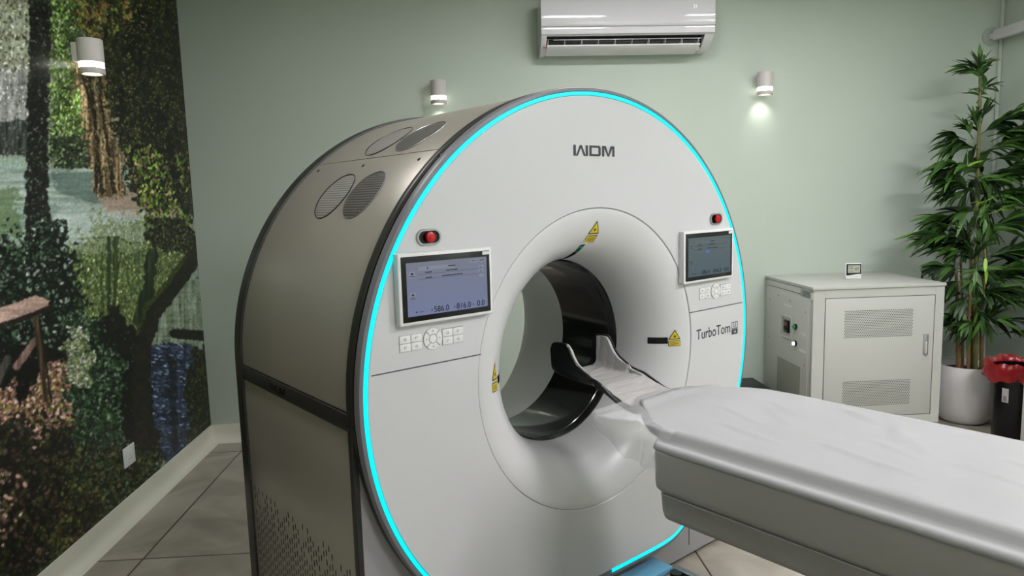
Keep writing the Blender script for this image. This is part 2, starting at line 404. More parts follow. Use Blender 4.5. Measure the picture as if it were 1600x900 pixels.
    # ivy ground
    m_ = poly([(100, 500), (130, 480), (190, 560), (215, 600), (226, 690), (262, 730), (180, 800), (120, 760), (110, 640)], 8)
    fill(m_, (10, 16, 12), (36, 52, 34), nC); splat(m_, 5200, [(48, 84, 50), (24, 44, 28), (78, 112, 78), (12, 20, 14), (120, 144, 120), (34, 62, 38), (66, 100, 50)], 1, 3.4, 1.7, None, .6, 18)
    hi = poly([(105, 520), (130, 500), (140, 560), (135, 600), (108, 600)], 6); splat(hi, 900, [(196, 196, 180), (150, 156, 140), (90, 110, 76), (120, 140, 60)], 1, 3, 1.6, None, .6, 19)
    m_ = poly([(120, 700), (250, 700), (230, 780), (150, 860), (90, 900), (60, 850)], 8); splat(m_, 1800, [(34, 52, 26), (60, 84, 40), (16, 20, 12), (84, 66, 44), (120, 120, 60)], 1.2, 4, 1.7, None, .6, 20)
    # deep shade by the root
    m_ = poly([(205, 540), (232, 540), (236, 640), (246, 700), (200, 690), (186, 650)], 5); fill(m_, (6, 8, 6), (22, 24, 14), nC)
    # pale water then blue water
    m_ = poly([(240, 480), (300, 425), (320, 500), (318, 545), (236, 548)], 3); fill(m_, (96, 112, 84), (170, 184, 170), nV*.7+nH*.3)
    m_ = poly([(232, 540), (298, 535), (326, 560), (330, 690), (262, 726), (248, 690), (234, 610)], 3)
    fill(m_, (18, 25, 36), (84, 102, 138), nH*.35+nV*.5+nC*.15)
    splat(m_, 900, [(160, 178, 214), (70, 92, 140), (14, 18, 26), (100, 124, 176)], 1, 4, 4.5, .15, .25, 21)
    stroke([(268, 560), (272, 700)], [10, 12], (12, 16, 22), (50, 66, 100), nH, 4)
    # right hand leaves over the blue
    m_ = poly([(300, 545), (345, 520), (345, 720), (300, 712), (290, 620)], 6); fill(m_, (8, 10, 6), (30, 36, 18), nC); splat(m_, 900, [(30, 44, 18), (14, 20, 10), (60, 78, 34), (90, 96, 50)], 1.5, 4, 2.4, pi/2, .6, 22)
    stroke([(272, 521), (340, 526)], [15, 17], (16, 14, 12), (54, 46, 40), nC, 1.5)
    # big root arch with its reflection
    stroke([(238, 395), (232, 450), (218, 500)], [16, 18, 22], (20, 34, 22), (74, 92, 52), nV, 3)
    stroke([(330, 380), (300, 405), (262, 458), (236, 490), (222, 540), (222, 610), (228, 690)], [26, 26, 27, 30, 28, 26, 30], (14, 16, 10), (50, 44, 28), nB*.5+nC*.5, 3)
    stroke([(290, 402), (256, 450), (228, 480), (214, 520)], [6, 8, 8, 5], (50, 66, 18), (96, 120, 30), nC, 3)
    m_ = poly([(230, 340), (300, 350), (330, 380), (300, 400), (250, 395), (232, 380)], 5); fill(m_, (8, 10, 6), (34, 38, 18), nC); splat(m_, 500, [(60, 70, 30), (20, 24, 12), (90, 100, 60), (110, 120, 70)], 1, 3, 2, pi/2, .6, 23)
    # weathered planks
    stroke([(-90, 665), (-8, 600), (12, 560)], [16, 15, 12], (58, 54, 50), (104, 98, 92), nV, 1)
    m_ = poly([(24, 596), (40, 560), (56, 560), (60, 590), (46, 610), (30, 640)], 3); fill(m_, (8, 8, 6), (24, 20, 16), nC)
    stroke([(26, 572), (54, 532)], [12, 10], (96, 74, 66), (160, 130, 122), nV, 1)
    stroke([(54, 490), (62, 545), (72, 625)], [9, 8, 7], (52, 42, 28), (116, 92, 68), nV, .6)
    stroke([(60, 490), (70, 560), (80, 626)], [4, 4, 4], (26, 20, 14), (60, 46, 34), nV, .4)
    m_ = poly([(-420, 650), (-420, 630), (0, 508), (78, 476), (76, 484), (0, 515)], .6); fill(m_, (34, 24, 20), (60, 42, 36))
    m_ = poly([(-420, 600), (0, 480), (56, 461), (78, 470), (74, 478), (0, 506), (-420, 640)], .6); fill(m_, (140, 116, 104), (206, 178, 164), nH*.7+nC*.3)
    dark = A.mean(2) < 62
    splat(dark & (nA > .45) & (PY > 330), 3600, [(96, 114, 88), (80, 98, 66), (120, 130, 110), (60, 76, 44)], .7, 1.6, 1.8, None, .6, 40)
    splat(dark & (nB > .5) & (PY < 330) & (PX > 120), 5200, [(134, 130, 70), (96, 104, 46), (150, 150, 96), (120, 92, 60), (84, 96, 40)], .7, 1.7, 2.2, pi/2, .5, 41)
    splat((A.mean(2) > 90) & (nC > .6) & ((PY < 235) | ((PY > 380) & (PX > 120))), 3800, [(40, 46, 30), (60, 66, 46), (30, 34, 24)], .6, 1.5, 2.4, pi/2, .6, 42)
    for k in range(46):                                  # hanging willow strands
        x0 = rng.uniform(78, 310); y0 = rng.uniform(-120, 150); L0 = rng.uniform(60, 200); c = (rng.uniform(40, 90), rng.uniform(50, 96), rng.uniform(24, 44))
        for j in range(int(L0/3)):
            xx_ = int((x0+3*sin(j*.2)+rng.normal(0, 2)-X0)*SC); yy_ = int((y0+j*3-Y0)*SC)
            if 1 < yy_ < H-6 and 1 < xx_ < W-3: A[yy_:yy_+4, xx_:xx_+2] = np.array(c)*rng.uniform(.6, 1.2)
    # the root arch stays clean in front
    stroke([(330, 380), (300, 405), (262, 458), (236, 490), (222, 540), (218, 610), (224, 690)], [26, 26, 27, 28, 25, 24, 26], (20, 18, 12), (66, 58, 40), nB*.5+nC*.5, 1.5)
    stroke([(292, 400), (257, 448), (229, 478), (214, 522)], [5, 7, 7, 5], (46, 60, 18), (88, 108, 34), nC, 2)
    L_ = A.mean(2, keepdims=True); A[:] = A*.74+L_*.26
    A[:] = A*(0.88+0.24*nF[..., None])
    A[:] = np.clip((A/255.0), 0, 1)**1.32*1.38*255
    for _ in range(2):
        A[1:-1] = (A[:-2]+2*A[1:-1]+A[2:])/4; A[:, 1:-1] = (A[:, :-2]+2*A[:, 1:-1]+A[:, 2:])/4
    return np.clip(A, 0, 255), SC, X0, Y0, W, H

def build_mural():
    A, SC, X0, Y0, W, H = paint_mural()
    ys = np.arange(0.0, Y_B-0.001, 0.0075); ys = np.append(ys, Y_B-0.002); zs = np.arange(0.10, CEIL_Z, 0.0042)
    ny, nz = len(ys), len(zs)
    Yg, Zg = np.meshgrid(ys, zs); xw = X_L+0.002
    V = np.stack([np.full(Yg.size, xw), Yg.ravel(), Zg.ravel()], 1)
    d = V-np.array([0, 0, CAM_H]); F = np.array(_f); R = np.array(CR); U = np.array(CU)
    dz = d@F; dz = np.where(dz < .3, .3, dz)
    px = 800+F_PX*(d@R)/dz; py = 450-F_PX*(d@U)/dz
    # outside the painted sheet the print repeats mirrored
    ix = ((px-X0)*SC); iy = ((py-Y0)*SC)
    def fold(a, n): a = np.mod(a, 2*n); return np.where(a >= n, 2*n-1-a, a).astype(int).clip(0, n-1)
    C = A[fold(iy, H), fold(ix, W)]/255.0
    Ln = np.where(C <= 0.04045, C/12.92, ((C+0.055)/1.055)**2.4)
    me = bpy.data.meshes.new('wall_mural')
    me.vertices.add(len(V)); me.vertices.foreach_set('co', V.ravel())
    i = np.arange((ny-1)*(nz-1)); a = (i//(ny-1))*ny+i % (ny-1)
    q = np.stack([a, a+1, a+ny+1, a+ny], 1).ravel()
    me.loops.add(len(q)); me.loops.foreach_set('vertex_index', q)
    me.polygons.add(len(i)); me.polygons.foreach_set('loop_start', np.arange(0, len(q), 4))
    me.update(calc_edges=True)
    at = me.color_attributes.new('print', 'FLOAT_COLOR', 'POINT')
    at.data.foreach_set('color', np.concatenate([Ln, np.ones((len(Ln), 1))], 1).astype(np.float32).ravel())
    mt = bpy.data.materials.new('mural_print'); mt.use_nodes = True; nt = mt.node_tree; b = nt.nodes['Principled BSDF']
    an = nt.nodes.new('ShaderNodeAttribute'); an.attribute_name = 'print'
    nt.links.new(an.outputs['Color'], b.inputs['Base Color']); b.inputs['Roughness'].default_value = 0.3; b.inputs['Specular IOR Level'].default_value = 0.2
    me.materials.append(mt)
    o = bpy.data.objects.new('wall_mural', me); COL.objects.link(o)
    tag(o, 'photo mural of a shady river bank with ivy trunks covering the left wall', 'wall mural')
build_mural()

# ------------------------------------------------------------------ ceiling panels
for i, (x, y, sx, sy) in enumerate(PANELS):
    nm = ['above the rear of the scanner', 'above the grey cabinet', 'behind the camera', 'beside the right wall over the foot of the table', 'added unseen near the mural wall as fill'][i]
    t = thing('ceiling_light', 'rectangular white LED ceiling light '+nm, 'ceiling light', (x, y, CEIL_Z), group='LED ceiling lights')
    fr = MB()
    for cx, cy, dx, dy in ((0, sy/2, sx+.04, .02), (0, -sy/2, sx+.04, .02), (sx/2, 0, .02, sy), (-sx/2, 0, .02, sy)):
        fr.box((cx, cy, -.02), (dx, dy, .04))
    fr.build('frame', M_whiteb, t, smooth=0)
    MB().box((0, 0, -.018), (sx-.02, sy-.02, .02)).build('diffuser', M_lampdiff, t, smooth=0)

# =================================================================== GANTRY
GA = 0.6304366812720943
GC = Vector((0.45910452, 2.50974548, 0.0)); CZ = 1.01242437
gantry = thing('scanner_gantry', 'large white ring-shaped CT scanner gantry with glowing cyan outline and two screens', 'CT scanner', GC, GA)
GM = Matrix.Translation(GC) @ Matrix.Rotation(GA, 4, 'Z')
def G(u, d, z): return (u, -d, z)                       # gantry frame: u right, d towards the table
def GW(u, d, z): return GM @ Vector((u, -d, z))

def smin(a, b, k=60.0): return -math.log(math.exp(-k*a)+math.exp(-k*b))/k
def rho_disc(th, off=0.0):
    """distance from the bore axis to the disc outline (circle cut by a chord at the bottom), moved in by off"""
    R = 0.961-off
    if sin(th) >= -0.3: return R
    return smin(R, (CZ-0.158-off)/(-sin(th)))
def rho_arch(th, R=0.965, z0=0.016):
    if sin(th) >= 0: return R
    a = R/abs(cos(th)) if abs(cos(th)) > 1e-6 else 9
    return min(a, (CZ-z0)/abs(sin(th)))
def angles(n=256, extra=()):
    a = list(np.linspace(0, 2*pi, n, endpoint=False))+[e % (2*pi) for e in extra]
    return sorted(set(round(x, 7) for x in a))
def ring(fn, d, ths): return [G(fn(t)*cos(t), d, CZ+fn(t)*sin(t)) for t in ths]
TH = angles(288)
cor = atan2(-(CZ-.016), .965); THA = angles(256, (cor, pi-cor))
# white front shell with the bore seam
fs = MB().loft([ring(lambda t: rho_disc(t, .030), -.028, TH), ring(lambda t: rho_disc(t, .018), .0, TH)], True)
fs.loft([ring(lambda t: rho_disc(t, .018), .0, TH), ring(lambda t: rho_disc(t, .020), .004, TH), ring(lambda t: .700, .004, TH), ring(lambda t: .556, .004, TH), ring(lambda t: .5535, .001, TH), ring(lambda t: .5535, -.01, TH)], True)
front = fs.build('front_cover', M_white, gantry, smooth=50)
MB().loft([ring(lambda t: .5545, -.006, TH), ring(lambda t: .5505, -.006, TH)], True).build('bore_seam', M_seam, gantry)
# bore trim: convex lip running into the throat
prof = [(.5515, -.008), (.5515, .000)]
for t in np.linspace(0.05, pi/2, 26): prof.append((.552-.195*sin(t), -.235*(1-cos(t))+.002))
bt = MB(); bt.loft([ring(lambda a, r=r: r, d, TH) for r, d in prof], True); bt.build('bore_trim', M_trump, gantry, smooth=60)
bw = MB(); bw.loft([ring(lambda a, r=r: r, d, TH) for r, d in ((.357, -.233), (.3535, -.237), (.3535, -.27), (.351, -.272), (.351, -.525), (.3535, -.527), (.3535, -.558), (.357, -.562))], True)
bw.build('bore_window', M_black, gantry, smooth=30)
bt = MB(); bt.loft([ring(lambda a, r=r: r, d, TH) for r, d in ((.357, -.562), (.365, -.58), (.40, -.70), (.44, -.83), (.478, -.94), (.505, -1.005), (.52, -1.022))], True)
bt.build('rear_bore_trim', M_trump, gantry, smooth=60)
# cyan light strip, open for a short gap at the bottom
gapl, gapr = atan2(-(CZ-.17), -.057), atan2(-(CZ-.17), .057)
ths = [t for t in np.linspace(gapr, gapl+2*pi, 300)]
cy = MB().loft([ring(lambda t: rho_disc(t, .0165), .0, ths), ring(lambda t: rho_disc(t, .016), .005, ths), ring(lambda t: rho_disc(t, .0055), .005, ths), ring(lambda t: rho_disc(t, .005), .0, ths)])
cy.build('light_strip', M_cyan, gantry)
# grey rim + dark groove + outer frame
rr = MB().loft([ring(lambda t: rho_disc(t, .0235), -.004, TH), ring(lambda t: rho_disc(t, .004), -.002, TH), ring(lambda t: rho_disc(t, .002), .004, TH), ring(lambda t: rho_disc(t, -.008), .002, TH), ring(lambda t: rho_disc(t, -.012), -.006, TH), ring(lambda t: rho_disc(t, -.012), -.022, TH)], True)
rr.build('rim', M_rim, gantry, smooth=50)
rr = MB().loft([ring(lambda t: rho_disc(t, -.004), -.0215, TH), ring(lambda t: rho_disc(t, -.003), -.0305, TH), ring(lambda t: rho_disc(t, -.011), -.031, TH), ring(lambda t: rho_disc(t, -.0115), -.048, TH), ring(lambda t: rho_disc(t, .03), -.0485, TH)], True)
rr.build('rim_gasket', M_darkrim, gantry, smooth=40)
# front frame of the body and the base plate under the disc
fr = MB()
fr.loft([ring(lambda t: rho_arch(t, .955), -.0495, THA), ring(lambda t: rho_arch(t, .970), -.0495, THA), ring(lambda t: rho_arch(t, .972), -.052, THA), ring(lambda t: rho_arch(t, .972), -.074, THA), ring(lambda t: rho_arch(t, .960), -.0745, THA)], True)
fr.build('body_frame', M_darkrim, gantry, smooth=40)
fr = MB()
fr.loft([ring(lambda t: rho_arch(t, .960), -.958, THA), ring(lambda t: rho_arch(t, .972), -.960, THA), ring(lambda t: rho_arch(t, .974), -.975, THA), ring(lambda t: rho_arch(t, .974), -1.018, THA), ring(lambda t: rho_arch(t, .955), -1.022, THA)], True)
fr.build('body_frame', M_darkrim, gantry, smooth=40)
fb = MB().loft([ring(lambda t: .60, -.052, THA), ring(lambda t: rho_arch(t, .957), -.052, THA)], True)
fb.build('base_plate', M_base, gantry, smooth=40)
for u in (.62, -.62): MB().box(G(u, -.0515, .17), (.004, .002, .22)).build('base_plate_seam', M_seam, gantry)
for u, z in ((.52, .13), (-.52, .13)): MB().cyl(G(u, -.052, z), G(u, -.049, z), .007, n=12).build('base_plate_screw', M_silver, gantry)
MB().box(G(0, -.535, .0075), (1.90, .93, .015)).build('plinth', M_core, gantry, smooth=0)
# back plate
MB().loft([ring(lambda t: .52, -1.021, THA), ring(lambda t: rho_arch(t, .957), -1.021, THA)], True).build('rear_cover', M_whiteb, gantry, smooth=40)
# dark core inside the sheet panels
MB().loft([ring(lambda t: rho_arch(t, .957), -.06, THA), ring(lambda t: rho_arch(t, .957), -1.0, THA)], True).build('core', M_core, gantry, smooth=40)
# sheet metal panels
TS = atan2(1.762-CZ, -.605)            # seam between side and top sheets (left)
TSR = pi-TS
def zt(z): return pi-math.asin((z-CZ)/.965)
def sheet(t0, t1, name, m_, n=60):
    th = list(np.linspace(t0, t1, n)); b = MB()
    f = lambda o: (lambda t: rho_arch(t, .965-o, .018+o))
    b.loft([ring(f(.008), -.0755, th), ring(f(.001), -.0755, th), ring(f(0), -.077, th), ring(f(0), -.9555, th), ring(f(.001), -.957, th), ring(f(.008), -.957, th)])
    for t, fl in ((t0, 0), (t1, 1)):
        b.add([ring(f(o), d, [t])[0] for o, d in ((.008, -.0755), (0, -.0755), (0, -.957), (.008, -.957))], [(0, 1, 2, 3)])
    return b.build(name, m_, gantry, smooth=40)
def th_side(z, left=True):   # angle of the vertical side at height z (z < CZ)
    return atan2(z-CZ, -.965) if left else atan2(z-CZ, .965)
sheet(TSR+.002, TS-.002, 'top_panel', M_side)
sheet(TS+.002, pi+atan2(CZ-1.003, .965), 'side_panel', M_side)
sheet(atan2(1.003-CZ, .965), TSR-.002, 'side_panel', M_side)
def lower(left):
    s = -1 if left else 1; b = MB()
    b.box(G(s*.961, -.516, .4815), (.008, .881, .927), bevel=.001)
    return b.build('lower_side_panel', M_side, gantry, smooth=40)
lower(True); lower(False)
# dark band with the maker's mark
def wdm(mb, place, h, wd):
    """block letters, total width wd, height h, centred; strokes .2h"""
    k = .2*h
    def P(pts): mb.add([place(x, y) for x, y in pts], [tuple(range(len(pts)))])
    W = wd*.345; x0 = -wd/2; t = h/2; b = -h/2
    kk = W*.17
    P([(x0, b), (x0+kk, b), (x0+kk, t), (x0, t)])
    P([(x0+kk*.9, b), (x0+kk*1.75, b), (x0+W*.58, t), (x0+W*.44, t)])
    P([(x0+W*.44, t), (x0+W*.58, t), (x0+W-kk*.9, b), (x0+W-kk*1.75, b)])
    P([(x0+W-kk, b), (x0+W, b), (x0+W, t), (x0+W-kk, t)])
    dx = x0+W+wd*.03; D = wd*.28; c = D*.16
    P([(dx, b), (dx+kk, b), (dx+kk, t), (dx, t)])
    P([(dx+kk, t-k), (dx+D-c, t-k), (dx+D-c*.7, t), (dx+kk, t)])
    P([(dx+kk, b), (dx+D-c*.7, b), (dx+D-c, b+k), (dx+kk, b+k)])
    P([(dx+D-kk, b+k*.9), (dx+D-c*.7, b), (dx+D, b+k*.8), (dx+D, t-k*.8), (dx+D-c*.7, t), (dx+D-kk, t-k*.9)])
    mx = dx+D+wd*.03; Wm = wd/2-mx
    P([(mx, b), (mx+kk, b), (mx+kk, t), (mx, t)])
    P([(mx+kk*.6, t), (mx+kk*1.7, t), (mx+Wm*.56, b), (mx+Wm*.44, b)])
    P([(mx+Wm*.44, b), (mx+Wm*.56, b), (mx+Wm-kk*.6, t), (mx+Wm-kk*1.7, t)])
    P([(mx+Wm-kk, b), (mx+Wm, b), (mx+Wm, t), (mx+Wm-kk, t)])
for s in (-1, 1):
    bd = MB().box(G(s*.963, -.505, .9735), (.018, .905, .0525), bevel=.002).build('side_band', mat('band_metal', (66, 66, 66), .4, .6, noise=.08, nscale=30), gantry)
    t = MB(); wdm(t, (lambda x, y: G(-.9725, -.60+x, .974+y)) if s < 0 else (lambda x, y: G(.9725, -.50-x, .974+y)), .024, .135)
    t.build('band_lettering', M_blackp, bd, smooth=0)
    for dd in (-.085, -.93):
        for zz in (.962, .985): MB().cyl(G(s*.971, dd, zz), G(s*.9735, dd, zz), .004, n=10).build('band_screw', M_blackm, bd)
# perforation slots low on the left side
pf = MB(); r_ = random.Random(3)
ncol = 40
for k in range(ncol):
    d = -.925+k*.0205
    top = .515 - (.022 if k % 2 else 0) - r_.choice([0, 0, .0, .033, .066])*(1 if k > 2 else 0)
    z = top; row = 0
    while z > .08:
        depth = (.515-z)
        if r_.random() < min(.97, .62+depth*2.6) or row == 0:
            pf.add([G(-.9656, d-.0026, z-.011), G(-.9656, d+.0026, z-.011), G(-.9656, d+.0034, z), G(-.9656, d+.0026, z+.011), G(-.9656, d-.0026, z+.011), G(-.9656, d-.0034, z)], [(0, 1, 2, 3, 4, 5)])
        z -= .033; row += 1
pf.build('perforation', M_core, gantry, smooth=0)
# round fan vents let into the curved sheets
def vent_material(name, base, hole, pitch):
    m = bpy.data.materials.new(name); m.use_nodes = True; nt = m.node_tree; b = nt.nodes['Principled BSDF']
    at = nt.nodes.new('ShaderNodeAttribute'); at.attribute_name = 'flat'
    sp = nt.nodes.new('ShaderNodeSeparateXYZ'); nt.links.new(at.outputs['Vector'], sp.inputs[0])
    outs = []
    for i in (0, 1):
        mu = nt.nodes.new('ShaderNodeMath'); mu.operation = 'MULTIPLY'; mu.inputs[1].default_value = 2*pi/pitch; nt.links.new(sp.outputs[i], mu.inputs[0])
        sn = nt.nodes.new('ShaderNodeMath'); sn.operation = 'SINE'; nt.links.new(mu.outputs[0], sn.inputs[0]); outs.append(sn.outputs[0])
    mx = nt.nodes.new('ShaderNodeMath'); mx.operation = 'ADD'; nt.links.new(outs[0], mx.inputs[0]); nt.links.new(outs[1], mx.inputs[1])
    rp = nt.nodes.new('ShaderNodeValToRGB'); rp.color_ramp.elements[0].position = .45; rp.color_ramp.elements[1].position = .55
    rp.color_ramp.elements[0].color = lin(base); rp.color_ramp.elements[1].color = lin(hole)
    ad = nt.nodes.new('ShaderNodeMath'); ad.operation = 'MULTIPLY_ADD'; ad.inputs[1].default_value = .25; ad.inputs[2].default_value = .5; nt.links.new(mx.outputs[0], ad.inputs[0])
    nt.links.new(ad.outputs[0], rp.inputs[0]); nt.links.new(rp.outputs[0], b.inputs['Base Color'])
    b.inputs['Roughness'].default_value = .5; b.inputs['Metallic'].default_value = .3; return m
M_ventd = vent_material('vent_mesh_dark', (130, 128, 122), (22, 22, 22), .0105)
M_ventl = vent_material('vent_mesh_light', (176, 174, 168), (96, 94, 92), .0105)
def vent(tc, dc, light, mirror=False):
    R = .9665; rad = .098; vs = []; fl = []; n = 40; fs = []
    rings_ = [0.001, .35, .7, .97, 1.0]
    for ri in rings_:
        for k in range(n):
            q = 2*pi*k/n; a = rad*ri*cos(q); dd = rad*ri*sin(q)
            tt = tc+a/R; rr_ = R if ri < .99 else .9650
            vs.append(G(rr_*cos(tt), dc+dd, CZ+rr_*sin(tt))); fl.append((a, dd, 0))
    for i in range(len(rings_)-1):
        for k in range(n): fs.append((i*n+k, i*n+(k+1) % n, (i+1)*n+(k+1) % n, (i+1)*n+k))
    b = MB(); b.add(vs, fs); o = b.build('fan_vent', M_ventl if light else M_ventd, gantry, fixn=False)
    at = o.data.attributes.new('flat', 'FLOAT_VECTOR', 'POINT'); at.data.foreach_set('vector', np.array(fl, np.float32).ravel())
    rg = MB(); rg.tube([G(.9665*cos(tc+(rad+.001)*cos(q)/.9665), dc+(rad+.001)*sin(q), CZ+.9665*sin(tc+(rad+.001)*cos(q)/.9665)) for q in np.linspace(0, 2*pi, 49)], .0018, 6, cap=False)
    rg.build('vent_edge', M_darkrim if light else M_silver, o)
for tc in (atan2(1.832-CZ, -.51), atan2(1.635-CZ, -.738)):
    for dc, li in ((-.345, False), (-.56, True)): vent(tc, dc, li)
    for dc, li in ((-.345, False), (-.56, True)): vent(pi-tc, dc, li)
# screws under the seam
for dd in (-.892, -.522, -.155):
    t = TS+.045; MB().cyl(G(.9645*cos(t), dd, CZ+.9645*sin(t)), G(.9675*cos(t), dd, CZ+.9675*sin(t)), .006, n=10).build('panel_screw', M_blackm, gantry)
for t in (TS+.04, pi+.05):
    MB().box(G(.968*cos(t), -.028, CZ+.968*sin(t)), (.014, .012, .022), rot=Matrix.Rotation(-(t-pi), 4, 'Y'), bevel=.002).build('rim_latch', M_blackp, gantry)
# horizontal seam between screen area and lower cover
for u0, u1 in ((-.928, -.5535+.012), (.5535-.012, .928)):
    MB().box(G((u0+u1)/2, .0043, 1.120), (u1-u0, .001, .0035)).build('cover_seam', M_seam, gantry, smooth=0)

# emergency stops
for u in (-.719, .718):
    def pill(hw, hh, d, n=24):
        pts = []
        for k in range(n): q = 2*pi*k/n; pts.append(G(u+(hw-hh)*(1 if cos(q) >= 0 else -1)+hh*cos(q), d, 1.500+hh*sin(q)))
        return pts
    b = MB().loft([pill(.0425, .0245, .003), pill(.042, .024, .010), pill(.036, .0185, .010), pill(.036, .0185, .0045)], True)
    es = b.build('emergency_stop', M_silver, gantry)
    b = MB(); b.add(pill(.036, .0185, .0048), [tuple(range(24))]); b.build('recess', M_blackp, es)
    bb = MB(); a = Matrix.Rotation(pi/2, 4, 'X')
    pr = [(.0001, .021), (.010, .021), (.0145, .019), (.016, .015), (.016, .011), (.010, .009), (.009, .004)]
    for i in range(1): bb.loft([[G(u+.001+r*cos(q), z, 1.500+r*sin(q)) for q in np.linspace(0, 2*pi, 24, endpoint=False)] for r, z in pr], True)
    bb.cyl(G(u+.001, .021, 1.5), G(u+.001, .0225, 1.5), .0055, n=12)
    bb.build('button', M_red, es)

# screens
def screen_mat(name, c_top, c_bot, st):
    m = bpy.data.materials.new(name); m.use_nodes = True; nt = m.node_tree; b = nt.nodes['Principled BSDF']
    tc = nt.nodes.new('ShaderNodeTexCoord'); sp = nt.nodes.new('ShaderNodeSeparateXYZ'); nt.links.new(tc.outputs['Generated'], sp.inputs[0])
    rp = nt.nodes.new('ShaderNodeValToRGB'); nt.links.new(sp.outputs[2], rp.inputs[0])
    rp.color_ramp.elements[0].color = lin(c_bot); rp.color_ramp.elements[1].color = lin(c_top)
    nt.links.new(rp.outputs[0], b.inputs['Emission Color']); b.inputs['Emission Strength'].default_value = st
    b.inputs['Base Color'].default_value = (.01, .01, .012, 1); b.inputs['Roughness'].default_value = .12; return m
M_scr1 = screen_mat('screen_glow_blue', (118, 122, 140), (112, 122, 160), .82)
M_scr2 = screen_mat('screen_glow_teal', (92, 104, 108), (74, 96, 108), .7)
M_ui = mat('screen_ui_light', (10, 10, 12), .3, emit=(134, 139, 156), estr=.82, noise=.001)
M_ui2 = mat('screen_ui_light_teal', (10, 10, 12), .3, emit=(104, 116, 120), estr=.7, noise=.001)
M_uid = mat('screen_ui_dark', (16, 17, 24), .3, noise=.01)
def display(u0, u1, z0, z1, scr, ui, vals, bright):
    uc, zc = (u0+u1)/2, (z0+z1)/2; W, Hh = u1-u0, z1-z0
    o = MB().box(G(uc, .0165, zc), (W+.020, .027, Hh+.020), bevel=.004, seg=3).build('display', M_whiteb, gantry)
    MB().box(G(uc, .030, zc), (W, .0025, Hh), bevel=.001).build('bezel', M_blackp, o)
    su0, su1, sz0, sz1 = u0+.016, u1-.012, z0+.016, z1-.018
    MB().add([G(su0, .0315, sz0), G(su1, .0315, sz0), G(su1, .0315, sz1), G(su0, .0315, sz1)], [(0, 1, 2, 3)]).build('screen', scr, o, smooth=0, fixn=False)
    w_, h_ = su1-su0, sz1-sz0
    def R(b, x, y, ww, hh, e=.0319): b.add([G(su0+x*w_, e, sz1-y*h_), G(su0+(x+ww)*w_, e, sz1-y*h_), G(su0+(x+ww)*w_, e, sz1-(y+hh)*h_), G(su0+x*w_, e, sz1-(y+hh)*h_)], [(0, 1, 2, 3)])
    b = MB()
    R(b, .14, .085, .44, .07); R(b, .03, .16, .07, .13); R(b, .78, .03, .09, .07); R(b, .89, .03, .09, .07); R(b, .03, .56, .07, .12); R(b, 0, .86, 1, .005)
    for i in range(3): R(b, .89, .16+i*.09, .07, .05)
    b.build('screen_panels', ui, o, smooth=0)
    b = MB()
    def T(s, x, y, sz, al='CENTER', off=0): text_mb(b, s, sz, lambda X, Y: G(su0+x*w_+X, .0323, sz1-y*h_+Y), align=al, offset=off)
    R(b, .14, .225, .75, .004, .0321); R(b, .14, .32, .75, .004, .0321)
    R(b, .05, .19, .03, .035, .0321); R(b, .035, .25, .06, .012, .0321); R(b, .05, .585, .03, .03, .0321); R(b, .035, .64, .06, .01, .0321); R(b, .035, .665, .06, .01, .0321)
    R(b, .22, .19, .08, .018, .0321); R(b, .47, .19, .15, .016, .0321); R(b, .22, .29, .08, .018, .0321); R(b, .42, .285, .26, .016, .0321); R(b, .5, .105, .09, .018, .0321)
    R(b, .24, .105, .015, .03, .0321); R(b, .80, .055, .05, .014, .0321); R(b, .905, .055, .06, .014, .0321); R(b, .91, .19, .02, .012, .0321); R(b, .91, .275, .02, .012, .0321)
    R(b, .09, .915, .02, .022, .0321); R(b, .135, .925, .05, .01, .0321)
    for x in (.28, .56, .80): R(b, x, .90, .008, .04, .0321)
    b.build('screen_writing', M_uid, o, smooth=0)
    for (s, x) in zip(vals, (.40, .68, .905)):
        b = MB(); T(s, x, .920, .0245, off=.0002); b.build('screen_digits', M_uid, o, smooth=0)
    MB().box(G(u1-.012, .0318, z1-.007), (.030, .001, .010)).build('sticker', M_paper, o, smooth=0)
    return o
display(-.832, -.516, 1.260, 1.449, M_scr1, M_ui, ('586.0', '816.0', '0.0'), True)
d2 = display(.478, .802, 1.256, 1.448, M_scr2, M_ui2, ('586.0', '816.0', '0.0'), False)
b = MB(); b.add([G(.608, .0322, 1.364), G(.638, .0322, 1.364), G(.638, .0322, 1.376), G(.608, .0322, 1.376)], [(0, 1, 2, 3)])
b.build('screen_icon', mat('blue_icon', (10, 10, 20), .3, emit=(80, 110, 170), estr=.9, noise=.001), d2, smooth=0)

